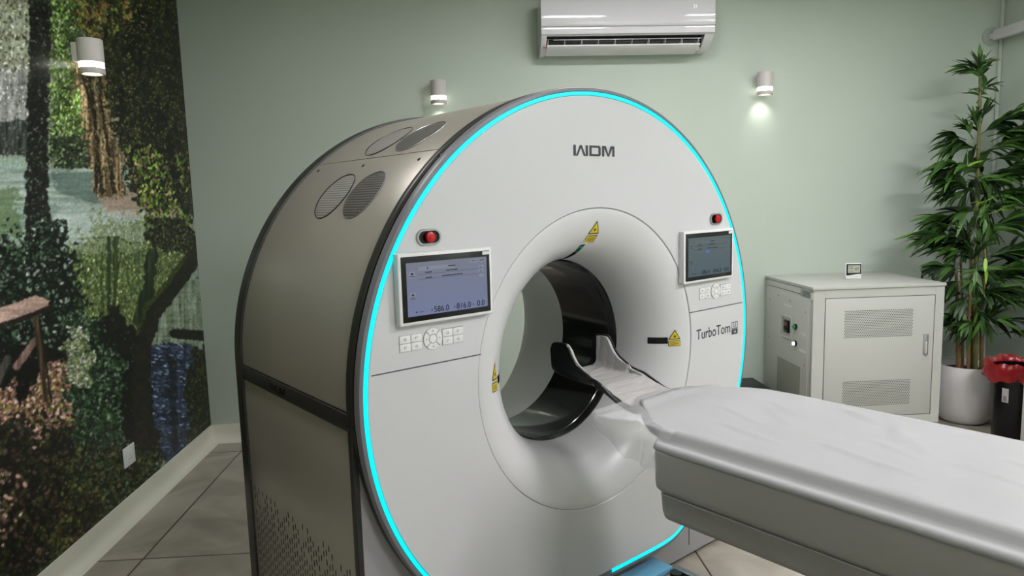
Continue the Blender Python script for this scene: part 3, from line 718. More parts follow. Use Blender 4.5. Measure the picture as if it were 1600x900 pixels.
# keypads
def keypad(uc, zc):
    base = MB()
    def plate(u0, u1, z0, z1): base.box(G((u0+u1)/2, .0045, (z0+z1)/2), (u1-u0, .0012, z1-z0))
    plate(uc-.115, uc-.038, zc-.0255, zc+.0235); plate(uc+.034, uc+.111, zc-.0255, zc+.0255)
    base.cyl(G(uc, .003, zc+.001), G(uc, .0055, zc+.001), .0335, n=40)
    kp = base.build('keypad', M_inkk, gantry)
    for u0, z0 in ((-.115, -.0255), (.034, -.0255)):
        for i in (0, 1):
            for j in (0, 1):
                k = MB().box(G(uc+u0+.0193+i*.0385, .0058, zc+z0+.0125+j*.0245), (.0365, .002, .0228), bevel=.0008).build('key', M_whiteb, kp)
                c = G(uc+u0+.0193+i*.0385, .0070, zc+z0+.0125+j*.0245)
                ic = MB().tube([(c[0]+.0035*cos(q), c[1], c[2]+.0035*sin(q)) for q in np.linspace(0, 2*pi*(.99 if (i+j) % 2 else .7), 12)], .0006, 5); ic.build('key_symbol', M_ink, k)
    for q0 in (45, 135, 225, 315):
        a0, a1 = radians(q0+3), radians(q0+87); th = np.linspace(a0, a1, 12)
        def arc(r, d): return [G(uc+r*cos(t), d, zc+.001+r*sin(t)) for t in th]
        MB().loft([arc(.0325, .0055), arc(.0322, .0078), arc(.0150, .0078), arc(.0146, .0055)]).build('ring_key', M_whiteb, kp)
        am = radians(q0+45); MB().cyl(G(uc+.0235*cos(am), .0078, zc+.001+.0235*sin(am)), G(uc+.0235*cos(am), .0082, zc+.001+.0235*sin(am)), .0018, n=8).build('key_symbol', M_ink, kp)
    MB().cyl(G(uc, .0055, zc+.001), G(uc, .0078, zc+.001), .0125, n=24).build('centre_key', M_whiteb, kp)
keypad(-.719, 1.196); keypad(.722, 1.192)

# lettering on the front cover
b = MB(); wdm(b, lambda x, y: G(-.0135+x, .0048, 1.7655+y), .037, .208)
b.build('maker_lettering', M_ink, gantry, smooth=0)
b = MB(); text_mb(b, 'TurboTom', .0625, lambda x, y: G(.588+x, .0048, 1.017+y), align='LEFT', sx=.89, offset=.0006)
b.build('model_lettering', M_ink, gantry, smooth=0)
b = MB()
def rect(b, u0, u1, z0, z1, d=.0048): b.add([G(u0, d, z0), G(u1, d, z0), G(u1, d, z1), G(u0, d, z1)], [(0, 1, 2, 3)])
for a in ((.846, .893, 1.037, 1.040), (.846, .893, 1.010, 1.013), (.846, .849, 1.010, 1.040), (.890, .893, 1.010, 1.040), (.846, .893, .984, 1.008)): rect(b, *a)
text_mb(b, 'LS', .024, lambda x, y: G(.8695+x, .0048, 1.0245+y), offset=.0004)
b.build('model_badge', M_ink, gantry, smooth=0)
b = MB(); text_mb(b, '16', .020, lambda x, y: G(.8695+x, .0051, .996+y)); b.build('badge_number', M_paper, gantry, smooth=0)

# stickers and windows on the curved bore trim
def lip(u, z, lift=.0008):
    """point on the lip for a given (u, z): radius decides the depth"""
    du, dz = u, z-CZ; r = max(.3575, min(.551, hypot(du, dz)))
    t = math.asin((.552-r)/.195); d = -.235*(1-cos(t))+.002
    nr, nd = sin(t)*.0+(-(.235*sin(t))/.3), 0
    # outward normal of the quarter ellipse
    a, c = .195, .235
    nx, ny = -sin(t)/a, cos(t)/c; L_ = hypot(nx, ny); th = atan2(dz, du)
    return G(u+nx/L_*lift*cos(th), d+ny/L_*lift, z+nx/L_*lift*sin(th))
def conform(b, x0, x1, y0, y1, place, n=6):
    vs = [place(x0+(x1-x0)*i/n, y0+(y1-y0)*j/n) for j in range(n+1) for i in range(n+1)]
    b.add(vs, [(j*(n+1)+i, j*(n+1)+i+1, (j+1)*(n+1)+i+1, (j+1)*(n+1)+i) for j in range(n) for i in range(n)])
def tri(b, cx, cy, h, place, n=8):
    for j in range(n):
        a0, a1 = j/n, (j+1)/n; w0, w1 = h*.58*(1-a0), h*.58*(1-a1); y0, y1 = cy-h/2+h*a0, cy-h/2+h*a1
        b.add([place(cx-w0, y0), place(cx, y0), place(cx+w0, y0), place(cx+w1, y1), place(cx, y1), place(cx-w1, y1)], [(0, 1, 4, 5), (1, 2, 3, 4)])
def warning(sc_, place):
    """sc_: place(x, y, lift) in sticker coordinates, metres"""
    o = MB(); tri(o, 0, .022, .048, lambda x, y: place(x, y, .0012)); conform(o, -.027, .027, -.033, -.007, lambda x, y: place(x, y, .0012))
    wl = o.build('warning_label', M_stick, gantry, smooth=0)
    o = MB(); tri(o, 0, .0205, .0375, lambda x, y: place(x, y, .0017)); conform(o, -.0245, .0245, -.0305, -.0095, lambda x, y: place(x, y, .0017))
    o.build('label_field', M_yellow, wl, smooth=0)
    o = MB(); pts = []
    for k in range(16): q = 2*pi*k/16; r = .0075 if k % 2 else .0035; pts.append(place(r*cos(q), .0135+r*sin(q), .0022))
    o.add(pts+[place(0, .0135, .0022)], [(k, (k+1) % 16, 16) for k in range(16)])
    for y in (-.016, -.0205, -.0245): conform(o, -.018, .018, y-.0008, y+.0008, lambda x, y_: place(x, y_, .0022), 3)
    o.build('label_print', M_stick, wl, smooth=0)
# right: plain u/z projection; its centre (u, z)
warning('r', lambda x, y, l: lip(.472+x*.86, 1.0165+y*.88, l))
# left
warning('l', lambda x, y, l: lip(-.471+x*.62, 1.022+y*1.25, l))
# top, along the axis the sticker follows the curve
warning('t', lambda x, y, l: lip(.005+x*1.0, 1.4745+y*1.0, l))
def window(name, tc, hw, r0, r1, m_, lift=.0012):
    b = MB(); n = 10
    vs = []
    for j in range(n+1):
        r = r0+(r1-r0)*j/n
        for i in range(5):
            o = -hw+2*hw*i/4; u = r*cos(tc)-o*sin(tc); z = CZ+r*sin(tc)+o*cos(tc); vs.append(lip(u, z, lift))
    b.add(vs, [(j*5+i, j*5+i+1, (j+1)*5+i+1, (j+1)*5+i) for j in range(n) for i in range(4)])
    return b.build(name, m_, gantry, smooth=60)
window('laser_window', 0.0, .0135, .3935, .4475, M_blackp)
window('laser_window', pi, .0135, .3935, .4475, M_blackp)
lw = window('laser_window', radians(92), .012, .3575, .422, M_blackp)
b = MB(); n = 6
for (r0, r1, hw) in ((.408, .4185, .008), (.393, .400, .006)):
    vs = []
    for r in np.linspace(r0, r1, 4):
        for o in (-hw, hw): vs.append(lip(r*cos(radians(92))-o*sin(radians(92)), CZ+r*sin(radians(92))+o*cos(radians(92)), .002))
    b.add(vs, [(0, 1, 3, 2), (2, 3, 5, 4), (4, 5, 7, 6)])
b.build('green_lamp', M_green, lw)
window('window_sticker', radians(91.3), .013, .424, .440, M_paper)
# levelling foot at the rear
lf = MB().lathe([(.0001, 0), (.034, 0), (.034, .012), (.022, .022), (.012, .028), (.010, .06), (.0001, .06)], G(-.972, -.98, 0), 24)
lf.build('levelling_foot', mat('foot_metal', (120, 118, 114), .45, .5, noise=.1), gantry)

# =================================================================== PATIENT TABLE
table = thing('patient_table', 'long white patient table reaching into the scanner bore, shade painted grey on its sides', 'patient table', GW(0, 1.5, 0), GA)
def Tt(u, d, z): return (u, -(d-1.5), z)
D0, D1 = .515, 2.55
# upper tray: flange profile (u, z), mirrored
up = [(.295, .898), (.306, .898), (.316, .899), (.328, .900), (.336, .898), (.3415, .893), (.342, .886), (.341, .80), (.337, .782), (.325, .772), (.316, .766), (.308, .70), (.300, .682), (.281, .672)]
def trayring(d, k, dz=0):
    L_ = [(-(u-k), z) for u, z in up]; R_ = [(u-k, z) for u, z in up[::-1]]
    pts = L_+R_
    return [Tt(u, d, z) for u, z in pts]
tb = MB()
rs = [trayring(D0+.03*(1-cos(q))*1.0+0.0, .03*(1-sin(q))) for q in np.linspace(0, pi/2, 7)]
rs = [trayring(D0+a, k) for a, k in ((0, .045), (.003, .03), (.010, .015), (.02, .006), (.035, 0), (1.0, 0), (D1-D0-.03, 0), (D1-D0, .03))]
tb.loft(rs, True)
for r in (rs[0], rs[-1]): tb.add(r, [tuple(range(len(r)))])
# the shoulder is white; the skirt below is greyed to paint in its shade
nU_ = len(up)
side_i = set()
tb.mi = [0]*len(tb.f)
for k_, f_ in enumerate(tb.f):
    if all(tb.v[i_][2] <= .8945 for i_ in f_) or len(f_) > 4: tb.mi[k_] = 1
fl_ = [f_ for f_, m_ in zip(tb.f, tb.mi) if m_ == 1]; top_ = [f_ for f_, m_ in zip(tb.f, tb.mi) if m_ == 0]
MB().add(tb.v, top_).build('tray_top', M_table, table, smooth=50)
MB().add(tb.v, fl_).build('tray_shaded_skirt', M_table_shade, table, smooth=50)
# thin joint line along the side moulding
for s in (-1, 1):
    MB().box(Tt(s*.3295, (D0+D1)/2, .7695), (.006, D1-D0-.08, .004)).build('side_joint', M_inkl, table, smooth=0)
# pallet under the sheet
def half_w(d):
    ks = [(.235, .085), (.27, .11), (.33, .16), (.40, .215), (.46, .262), (.52, .287), (.60, .292), (3, .292)]
    for (a, x), (b_, y) in zip(ks, ks[1:]):
        if d <= b_: return x+(y-x)*max(0, (d-a))/(b_-a)
    return .292
pl = MB(); rs = []
for d in [.24, .27, .30, .34, .38, .42, .46, .50, .56, .62, 1.0, 1.6, 2.2, 2.5]:
    w_ = half_w(d)-.006; rs.append([Tt(-w_, d, .908), Tt(-w_, d, .925), Tt(-w_+.012, d, .934), Tt(w_-.012, d, .934), Tt(w_, d, .925), Tt(w_, d, .908), Tt(w_*.8, d, .90), Tt(-w_*.8, d, .90)])
pl.loft(rs, True)
for r in (rs[0], rs[-1]): pl.add(r, [tuple(range(8))])
pl.build('pallet', M_cushion, table)
# pedestal + base
MB().box(Tt(0, 1.62, .46), (.42, .95, .44), bevel=.03, seg=3).build('pedestal', M_table_shade, table)
MB().box(Tt(0, 1.62, .15), (.50, 1.25, .22), bevel=.03, seg=3).build('pedestal_cover', M_table_shade, table)
bs = MB().box(Tt(0, .010, .086), (.72, .100, .028), bevel=.003)
bs.build('floor_plate', mat('plate_cyan_reflection', (118, 178, 214), .2, .1, noise=.03), table)  # cyan strip's reflection painted into the colour of a grey metal plate
MB().box(Tt(0, .66, .03), (.60, 1.35, .055), bevel=.004).build('floor_frame', mat('frame_metal', (96, 96, 98), .4, .5, noise=.05), table)
for s in (-1, 1):
    MB().box(Tt(s*.366, .42, .097), (.030, .70, .006), bevel=.001).build('side_bar', M_silver, table)
    MB().cyl(Tt(s*.335, .095, .03), Tt(s*.335, .095, .098), .024, n=24).build('corner_post', M_darkrim, table)
    MB().box(Tt(s*.366, .42, .06), (.010, .66, .066), bevel=.001).build('side_skirt', M_silver, table)

# head holder (cantilevered shell with cushion)
def interp(ks, x):
    if x <= ks[0][0]: return ks[0][1]
    for (a, p), (b_, q) in zip(ks, ks[1:]):
        if x <= b_: return p+(q-p)*(x-a)/(b_-a)
    return ks[-1][1]
rim_k = [(-.135, 1.05), (-.130, 1.068), (-.118, 1.078), (-.07, 1.083), (-.052, 1.080), (-.038, 1.066), (-.022, 1.035), (.0, 1.012), (.03, .995), (.07, .978), (.117, .966), (.16, .945), (.20, .925), (.24, .915), (.30, .915)]
flo_k = [(-.135, .962), (-.118, .954), (.0, .945), (.12, .944), (.20, .915), (.25, .905), (.30, .903)]
def holder(off, name, m_, d0, d1, thick, parent, shrink=0.0, wr=0.0):
    ds = list(np.linspace(d0, d1, 44)); rings_ = []
    for d in ds:
        zr = interp(rim_k, d)-shrink; zf = interp(flo_k, d); w_ = .104+max(0, d-.05)*.12
        zr = max(zr, zf+.006); pts = []
        nn = 9; sec = []
        for k in range(nn):                                 # left wall, down to the floor
            t = k/(nn-1); sec.append((-w_-.004*(1-t), zr+(zf+.03-zr)*t) if zr > zf+.03 else (-w_, zr+(zf+.004-zr)*t))
        z3 = sec[-1][1]
        for q in np.linspace(0, pi/2, 7)[1:]: sec.append((-w_+.035*(1-cos(q)), z3-(z3-zf)*sin(q)))
        sec2 = [(-x, z) for x, z in sec[::-1]]
        full = sec+[(0, zf-.002)]+sec2
        # offset inward along the section normal
        res = []
        for i, (x, z) in enumerate(full):
            x0, z0 = full[max(0, i-1)]; x1, z1 = full[min(len(full)-1, i+1)]
            dx, dz = x1-x0, z1-z0; L_ = hypot(dx, dz) or 1
            nx, nz = -dz/L_, dx/L_
            o = off+(wr*(sin(d*170+x*60)*.6+sin(d*90-z*120)*.5) if wr else 0)
            res.append((x+nx*o, z+nz*o))
        inner = [(x-(-( full[min(i+1, len(full)-1)][1]-full[max(i-1, 0)][1]))*0, z) for i, (x, z) in enumerate(res)]
        outer = []
        for i, (x, z) in enumerate(full):
            x0, z0 = full[max(0, i-1)]; x1, z1 = full[min(len(full)-1, i+1)]
            dx, dz = x1-x0, z1-z0; L_ = hypot(dx, dz) or 1
            outer.append((x-dz/L_*(off-thick), z+dx/L_*(off-thick)))
        rings_.append([Tt(x, d, z) for x, z in inner]+[Tt(x, d, z) for x, z in outer[::-1]])
    b = MB(); b.loft(rings_, True)
    for r in (rings_[0], rings_[-1]):
        h = len(r)//2; n_ = len(r)
        b.add(r, [(i, i+1, n_-2-i, n_-1-i) for i in range(h-1)])
    return b.build(name, m_, parent, smooth=60)
hh = holder(.0, 'head_holder', mat('carbon_shell', (16, 17, 20), .28, noise=.1, nscale=40), -.135, .29, .008, table)
holder(.012, 'head_cushion', M_cushion, -.100, .30, .011, hh, shrink=.006, wr=.0012)
b = MB(); b.box(Tt(-.1135, -.103, 1.058), (.0012, .030, .014)); b.build('sticker', M_paper, hh, smooth=0)

# ------------------------------------------------------------------ bed sheet on the table
def wrinkle(u, d):
    w_ = .0024*sin(9*d+14*u+1.3)*sin(21*u-4*d)+.0018*sin(31*d+11*u)*sin(6*d+.6)
    # a few sharp creases: (u0, d0, u1, d1, height, width)
    for (u0, d0, u1, d1, h, s) in ((.10, .62, -.02, .75, .003, .012), (.16, .60, .08, .72, .003, .010), (.22, .95, .06, 1.02, .006, .016), (.24, .80, .16, .92, .005, .014), (.12, 1.02, .02, 1.10, .004, .012),
                                   (.02, .98, -.04, 1.1, .003, .01), (.10, 1.25, .02, 1.5, .004, .012), (.0, .52, -.06, .68, .003, .010), (-.10, .9, -.16, 1.15, .003, .012), (-.14, .62, -.18, .8, .003, .012), (.05, .46, .14, .56, .004, .012), (.0, 1.15, -.08, 1.45, .003, .010)):
        dx, dy = u1-u0, d1-d0; L2 = dx*dx+dy*dy; t = max(0, min(1, ((u-u0)*dx+(d-d0)*dy)/L2))
        dd = hypot(u-u0-t*dx, d-d0-t*dy); w_ += 1.9*h*math.exp(-(dd/s)**2)*sin(pi*min(1, t*.9+.05))**.5
    return w_
sheet_b = MB(); rows = []
ds = list(np.concatenate([np.linspace(.255, .62, 40), np.linspace(.63, 2.53, 130)]))
NU = 91
SEC = [(0, -.014), (.15, -.006), (.3, .001), (.45, .010), (.6, .020), (.8, .034), (.92, .0425), (1, .047)]
SECZ = [(0, .9445), (.15, .9425), (.3, .936), (.45, .921), (.6, .9115), (.8, .9115), (.92, .908), (1, .897)]
for d in ds:
    w_ = half_w(d)+.004; row = []
    # section: out over the edge, roll down, rest on the tray flange
    ksec = []
    for i in range(NU):
        s = -1+2*i/(NU-1); a = abs(s)
        if a < .80: uu = s/.80*(w_-.014); z = .9445
        else:
            t = (a-.80)/.20; g = max(0, min(1, (d-.505)/.025)); g = g*g*(3-2*g)
            o1, z1 = interp(SEC, t), interp(SECZ, t); o0, z0 = -.014+.014*sin(t*pi/2), .9445-.034*(1-cos(t*pi/2))
            uu = math.copysign(w_+o0+(o1-o0)*g, s); z = z0+(z1-z0)*g
        z += wrinkle(uu, d)*(1 if a < .8 else .15)
        # bunched fold across the front end
        fd = d-(.335+.18*max(0, uu-.02)+.10*max(0, -uu-.1)); z += .012*math.exp(-(fd/.02)**2)*(1-.8*max(0, uu/.25))
        z -= .030*max(0, (.300-d)/.045)**1.5*(1 if a < .86 else .3)
        row.append(Tt(uu, d, z))
    rows.append(row)
sheet_b.loft(rows)
so = sheet_b.build('bed_sheet', M_cloth, None, smooth=70, fixn=False)
so.location = table.location; so.rotation_euler = table.rotation_euler
sd = so.modifiers.new('thick', 'SOLIDIFY'); sd.thickness = .0016; sd.offset = -1
tag(so, 'white stretched sheet with faint creases covering the top of the patient table', 'bed sheet')

# translucent plastic cover hanging over the near front corner
M_film = mat('translucent_film', (232, 232, 235), .25, noise=.01, nscale=20, alpha=.36)
pc = MB(); rows = []
NS, NT = 46, 26
for i in range(NS):
    s = i/(NS-1); d = .262+.305*s; row = []
    e = -half_w(d)+.004
    # the loose hem: far left tip, then the hanging corner
    out = interp([(0, .20), (.12, .20), (.3, .135), (.55, .045), (.8, .018), (1, .014)], s)
    drop = interp([(0, .012), (.15, .045), (.32, .090), (.42, .125), (.7, .135), (.86, .115), (1, .03)], s)
    for j in range(NT):
        t = j/(NT-1)
        a = min(1, t/.42); bb = max(0, (t-.42)/.58)
        u = e-out*a*(1-.1*bb)-.012*sin(bb*3)*sin(s*9); z = .948-.008*a-drop*bb
        z += .0014*sin(s*34+t*4)*a; u += .0035*sin(s*26+1)*bb
        dd = d-.03*bb*(1-s)+.004*sin(t*8+s*12)
        row.append(Tt(u, dd, z))
    rows.append(row)
pc.loft(rows)
po = pc.build('plastic_cover', M_film, None, smooth=80, fixn=False)
po.location = table.location; po.rotation_euler = table.rotation_euler
tag(po, 'translucent plastic film hanging loose over the scanner-side corner of the patient table', 'plastic cover')

# =================================================================== BACK WALL THINGS
# air conditioner
ac = thing('air_conditioner', 'glossy white wall air conditioner high on the green back wall', 'air conditioner', (1.065, Y_B, 2.54))
AX = 1.065; AZ = 2.54
def A_(x, y, z): return (x-AX, y-Y_B, z-AZ)
hw = .562
body = [(0, .025), (-.10, .012), (-.125, .030), (-.135, .090), (-.215, .092), (-.222, .10), (-.222, .300), (-.19, .335), (0, .335)]
MB().prism([(a, z) for a, z in body], 0, -hw+.035, hw-.06).build('housing', M_acwhite, ac)
for s, x0, x1 in ((-1, -hw, -hw+.036), (1, hw-.061, hw)):
    ck = [(0, .0), (-.09, -.004), (-.12, .004), (-.16, .030), (-.195, .062), (-.222, .098), (-.226, .30), (-.19, .335), (0, .335)]
    if s > 0: ck = [(0, .01), (-.09, .012), (-.12, .022), (-.16, .045), (-.2, .075), (-.222, .105), (-.226, .30), (-.19, .335), (0, .335)]
    MB().prism(ck, 0, x0, x1).build('end_cheek', M_acwhite, ac, bevel=.004)
fp = [(-.222, .147), (-.2325, .150), (-.2365, .156), (-.238, .165), (-.238, .30), (-.226, .325), (-.20, .338), (-.19, .33), (-.222, .30)]
MB().prism(fp, 0, -hw-.001, hw+.001).build('front_panel', M_acwhite, ac, bevel=.0015)
ls = [(-.222, .100), (-.2335, .101), (-.236, .110), (-.234, .142), (-.222, .144)]
MB().prism(ls, 0, -hw, hw).build('lower_strip', M_acwhite, ac, bevel=.0015)
MB().prism([(-.128, .030), (-.132, .092), (-.137, .092), (-.133, .030)], 0, -hw+.036, hw-.061).build('air_outlet', M_blackp, ac)
MB().prism([(-.215, .0865), (-.14, .091), (-.14, .0925), (-.217, .0925)], 0, -hw+.036, hw-.061).build('outlet_lining', M_blackp, ac)
MB().prism([(-.195, .036), (-.18, .026), (-.15, .012), (-.10, .0), (-.06, .0), (-.06, .008), (-.10, .010), (-.15, .024), (-.18, .038), (-.195, .043)], 0, -hw+.038, hw-.085).build('louver', M_whiteb, ac)
for i in range(10):
    x = -hw+.045+i*(2*hw-.14)/9
    MB().add([(x-.001, -.205, .052), (x-.001, -.15, .028), (x-.001, -.145, .060), (x-.001, -.20, .076), (x+.001, -.205, .052), (x+.001, -.15, .028), (x+.001, -.145, .060), (x+.001, -.20, .076)],
             [(0, 1, 2, 3), (7, 6, 5, 4), (0, 4, 5, 1), (1, 5, 6, 2), (2, 6, 7, 3), (3, 7, 4, 0)]).build('vane', M_whiteb, ac, smooth=0)
MB().box((0, -.203, .0725), (2*hw-.16, .003, .003)).build('vane_rod', M_whiteb, ac, smooth=0)
b = MB(); text_mb(b, 'PHILCO', .0155, lambda x, y: (-hw+.062+x, -.2377, .178+y), sx=1.35, offset=.0003); b.build('lettering', M_ink, ac, smooth=0)
b = MB(); text_mb(b, '21', .030, lambda x, y: (hw-.13+x, -.2388, .262+y)); b.build('digits', mat('pale_digits', (248, 248, 250), .2, emit=(240, 240, 245), estr=.5, noise=.001), ac, smooth=0)
MB().box((-hw+.024, -.1705, .033), (.014, .012, .006)).build('red_tab', M_red, ac, smooth=0)

# sconces
def sconce(loc, rz, label, h=.152, r=.052):
    t = thing('wall_sconce', label, 'wall lamp', loc, rz, group='cylindrical wall sconces')
    zc = -h
    MB().lathe([(.0001, .0), (r-.003, .0), (r, -.003), (r, -h*.66), (r-.004, -h*.665), (r-.004, -h*.67)], (0, -.075, 0), 40).build('body', M_sconce, t)
    MB().lathe([(r-.003, -h*.665), (r-.002, -h*.67), (r-.002, -h*.835), (r-.003, -h*.84)], (0, -.075, 0), 40).build('glow_ring', M_glow, t)
    MB().lathe([(r-.003, -h*.835), (r, -h*.84), (r, -h+.003), (r-.002, -h), (r-.012, -h), (r-.013, -h+.006)], (0, -.075, 0), 40).build('lower_ring', M_sconce, t)
    MB().lathe([(.0001, -h+.008), (r-.013, -h+.008)], (0, -.075, 0), 32).build('lens', M_glow, t)
    MB().box((0, -.015, -h*.38), (.055, .03, .09), bevel=.004).build('wall_mount', M_sconce, t)
    ld = bpy.data.lights.new('sconce_beam', 'SPOT'); ld.energy = SPOT_W; ld.spot_size = radians(84); ld.spot_blend = 1.0; ld.shadow_soft_size = .02; ld.color = (1, .97, .88)
    lo = bpy.data.objects.new('beam', ld); COL.objects.link(lo); lo.parent = t; lo.location = (0, -.075, -h-.004); lo.rotation_euler = (radians(27), 0, 0)
    return t
sconce((-.169, Y_B, 2.395), 0, 'small white cylinder wall sconce glowing just above the top of the scanner')
sconce((2.03, Y_B, 2.415), 0, 'small white cylinder wall sconce to the right of the air conditioner')
sconce((X_L+.002, 3.55, 2.405), pi/2, 'white cylinder wall sconce mounted on the forest mural', h=.16, r=.056)

# outlet on the mural wall
ot = thing('wall_outlet', 'white square power outlet low on the mural wall above the skirting', 'power outlet', (X_L+.002, 3.69, .323), pi/2)
MB().box((0, -.004, 0), (.118, .008, .105), bevel=.003).build('plate', M_paper, ot)
MB().box((0, -.0085, 0), (.045, .003, .062), bevel=.002).build('socket', M_whiteb, ot)
for x, z in ((-.009, .012), (.009, .012), (0, .0), (-.009, -.014), (.009, -.014)): MB().cyl((x, -.0098, z), (x, -.0104, z), .0024, n=10).build('pin_hole', M_blackm, ot)

# electrical cabinet
CX0, CY0, CW, CD, CZ0, CZ1 = 2.088, 4.145, .836, .690, .1385, 1.026
cab = thing('electrical_cabinet', 'square grey metal electrical cabinet with a vented door beside the bamboo plant', 'cabinet', (CX0, CY0, 0))
hC = CZ1-CZ0
bd = MB()
# carcass with an open door bay
t_ = .02
bd.box((CW/2, CD/2+.012, CZ0+(hC-.022)/2), (CW, CD-.024, hC-.022), bevel=.002)
bd.build('carcass', M_cab, cab)
MB().box((CW/2, CD/2, CZ1-.010), (CW+.012, CD+.012, .020), bevel=.003).build('top_plate', M_cab, cab)
# front frame stiles and rails around the door
ff = MB(); fx0, fx1, fz0, fz1 = .076, CW-.058, CZ0+.055, CZ1-.072
ff.box((fx0/2, .006, (CZ0+CZ1-.022)/2), (fx0-.002, .012, hC-.022)); ff.box(((fx1+CW)/2, .006, (CZ0+CZ1-.022)/2), (CW-fx1-.002, .012, hC-.022))
ff.box(((fx0+fx1)/2, .006, (fz1+CZ1-.022)/2), (fx1-fx0, .012, CZ1-.022-fz1)); ff.box(((fx0+fx1)/2, .006, (CZ0+fz0)/2), (fx1-fx0, .012, fz0-CZ0))
ff.build('front_frame', M_cab, cab, smooth=0)
MB().box(((fx0+fx1)/2, .0115, (fz0+fz1)/2), (fx1-fx0, .002, fz1-fz0)).build('door_gap', M_cabhole, cab, smooth=0)
dr = MB().box(((fx0+fx1)/2, .005, (fz0+fz1)/2), (fx1-fx0-.008, .012, fz1-fz0-.008), bevel=.0015).build('door', M_cab, cab)
for z0, z1 in ((fz1-.250, fz1-.080), (fz0+.075, fz0+.235)):
    b = MB(); x0, x1 = fx0+.128, fx1-.135; px_ = .0118
    nj = int((z1-z0)/(px_*.87)); ni = int((x1-x0)/px_)
    for j in range(nj+1):
        for i in range(ni):
            x = x0+i*px_+(px_/2 if j % 2 else 0); z = z0+j*px_*.87; r = .0037
            b.add([(x+r*cos(q), -.0014, z+r*sin(q)) for q in np.linspace(0, 2*pi, 7)[:-1]], [(0, 1, 2, 3, 4, 5)])
    b.build('perforation', M_cabhole, dr, smooth=0)
hd = MB().box((fx1-.052, -.003, (fz0+fz1)/2+.070), (.032, .006, .130), bevel=.002).build('latch', M_silver, dr)
MB().box((fx1-.052, -.008, (fz0+fz1)/2+.050), (.013, .008, .075), bevel=.002).build('lever', M_cab, hd)
MB().cyl((fx1-.052, -.006, (fz0+fz1)/2+.0), (fx1-.052, -.009, (fz0+fz1)/2+.0), .005, n=12).build('lock', M_silver, hd)
# left side: service panel, breaker, lamps
sp_ = MB().box((-.002, CD/2, CZ0+.41), (.008, CD-.10, .80), bevel=.002).build('service_panel', M_cab, cab)
def SP(y, z): return (-.0065, y, z)       # y from the front edge
for y, z in ((.085, .86), (.30, .90), (.47, .915), (.60, .87), (.085, .52), (.62, .60), (.62, .26), (.085, .25)):
    MB().cyl((-.006, y, z), (-.009, y, z), .006, n=10).build('screw', M_silver, sp_)
br = MB()
br.box((-.010, .335, .790), (.010, .150, .018)); br.box((-.010, .335, .655), (.010, .150, .018)); br.box((-.010, .265, .722), (.010, .012, .135)); br.box((-.010, .405, .722), (.010, .012, .135))
br = br.build('breaker_surround', M_cab, sp_, bevel=.002)
MB().box((-.012, .325, .727), (.018, .062, .080), bevel=.002).build('breaker', M_blackp, br)
MB().box((-.0225, .325, .745), (.004, .045, .018)).build('breaker_mark', mat('breaker_red', (120, 50, 40), .4, noise=.1), br, smooth=0)
for x in (-.012, .012): MB().box((-.024, .325+x, .715), (.008, .010, .022), bevel=.001).build('toggle', M_blackp, br)
gl = MB().cyl((-.006, .205, .745), (-.018, .205, .745), .019, n=24).build('lamp_collar', M_blackp, sp_)
MB().cyl((-.018, .205, .745), (-.028, .205, .745), .014, .011, n=24).build('green_lamp', mat('green_lamp', (10, 130, 70), .2, emit=(0, 110, 60), estr=.3, noise=.02), gl)
wl_ = MB().cyl((-.006, .205, .635), (-.018, .205, .635), .019, n=24).build('lamp_collar', M_blackp, sp_)
MB().cyl((-.018, .205, .635), (-.028, .205, .635), .014, .011, n=24).build('white_lamp', mat('white_lamp', (220, 220, 255), .2, emit=(225, 220, 255), estr=1.3, noise=.02), wl_)
for y0, y1, z in ((.28, .40, .865), (.07, .155, .715), (.07, .155, .605)):
    b = MB(); k = 0; y = y0
    while y < y1:
        b.box((-.0064, y, z), (.0004, .006, .014)); y += .010
    b.build('printed_label', M_paper, sp_, smooth=0)
MB().box((-.0005, CD/2+.01, CZ1-.062), (.002, CD-.06, .0025)).build('panel_line', M_cabhole, cab, smooth=0)
pt = MB().box((-.0015, .095, CZ1-.052), (.003, .135, .044)).build('rating_plate', mat('rating_plate', (150, 160, 158), .4, noise=.05), cab, smooth=0)
b = MB()
for k in range(4): b.box((-.0035, .082, CZ1-.038-k*.009), (.0008, .085, .003))
b.build('plate_print', M_ink, pt, smooth=0)
MB().box((-.0015, .018, CZ1-.058), (.003, .028, .045)).build('seal_sticker', M_paper, cab, smooth=0)
MB().box((-.007, .30, .345), (.003, .33, .30)).build('side_vent', M_cabmesh, sp_, smooth=0)
for x in (.09, CW-.09):
    for y in (.09, CD-.09):
        c = MB().cyl((x-.014, y, .042), (x+.014, y, .042), .042, n=24); cs = c.build('caster', M_blackm, cab)
        MB().box((x, y, .108), (.045, .05, .062), bevel=.003).build('caster_fork', M_silver, cs)

# thermo-hygrometer
hg = thing('thermo_hygrometer', 'tiny white digital thermometer with black bezel standing on the grey cabinet', 'digital thermometer', (2.515, 4.46, CZ1), -.25)
MB().box((0, .008, .053), (.100, .018, .106), bevel=.007, seg=3).build('case', M_whiteb, hg)
n = 14; pts = [(-.045, .101), (.045, .101), (.045, .036)]+[(.045-.090*k/n, .036-.010*(.5-.5*cos(pi*k/n))) for k in range(1, n+1)]
MB().prism(pts, 1, -.0022, -.0005).build('bezel', M_blackp, hg)
lc = MB().box((.001, -.003, .068), (.074, .0018, .050)).build('lcd', M_lcd, hg, smooth=0)
b = MB(); text_mb(b, '22', .026, lambda x, y: (-.018+x, -.0043, .078+y)); text_mb(b, '47', .026, lambda x, y: (.018+x, -.0043, .068+y)); text_mb(b, '12:7', .014, lambda x, y: (-.016+x, -.0043, .053+y))
b.build('lcd_digits', M_blackm, lc, smooth=0)
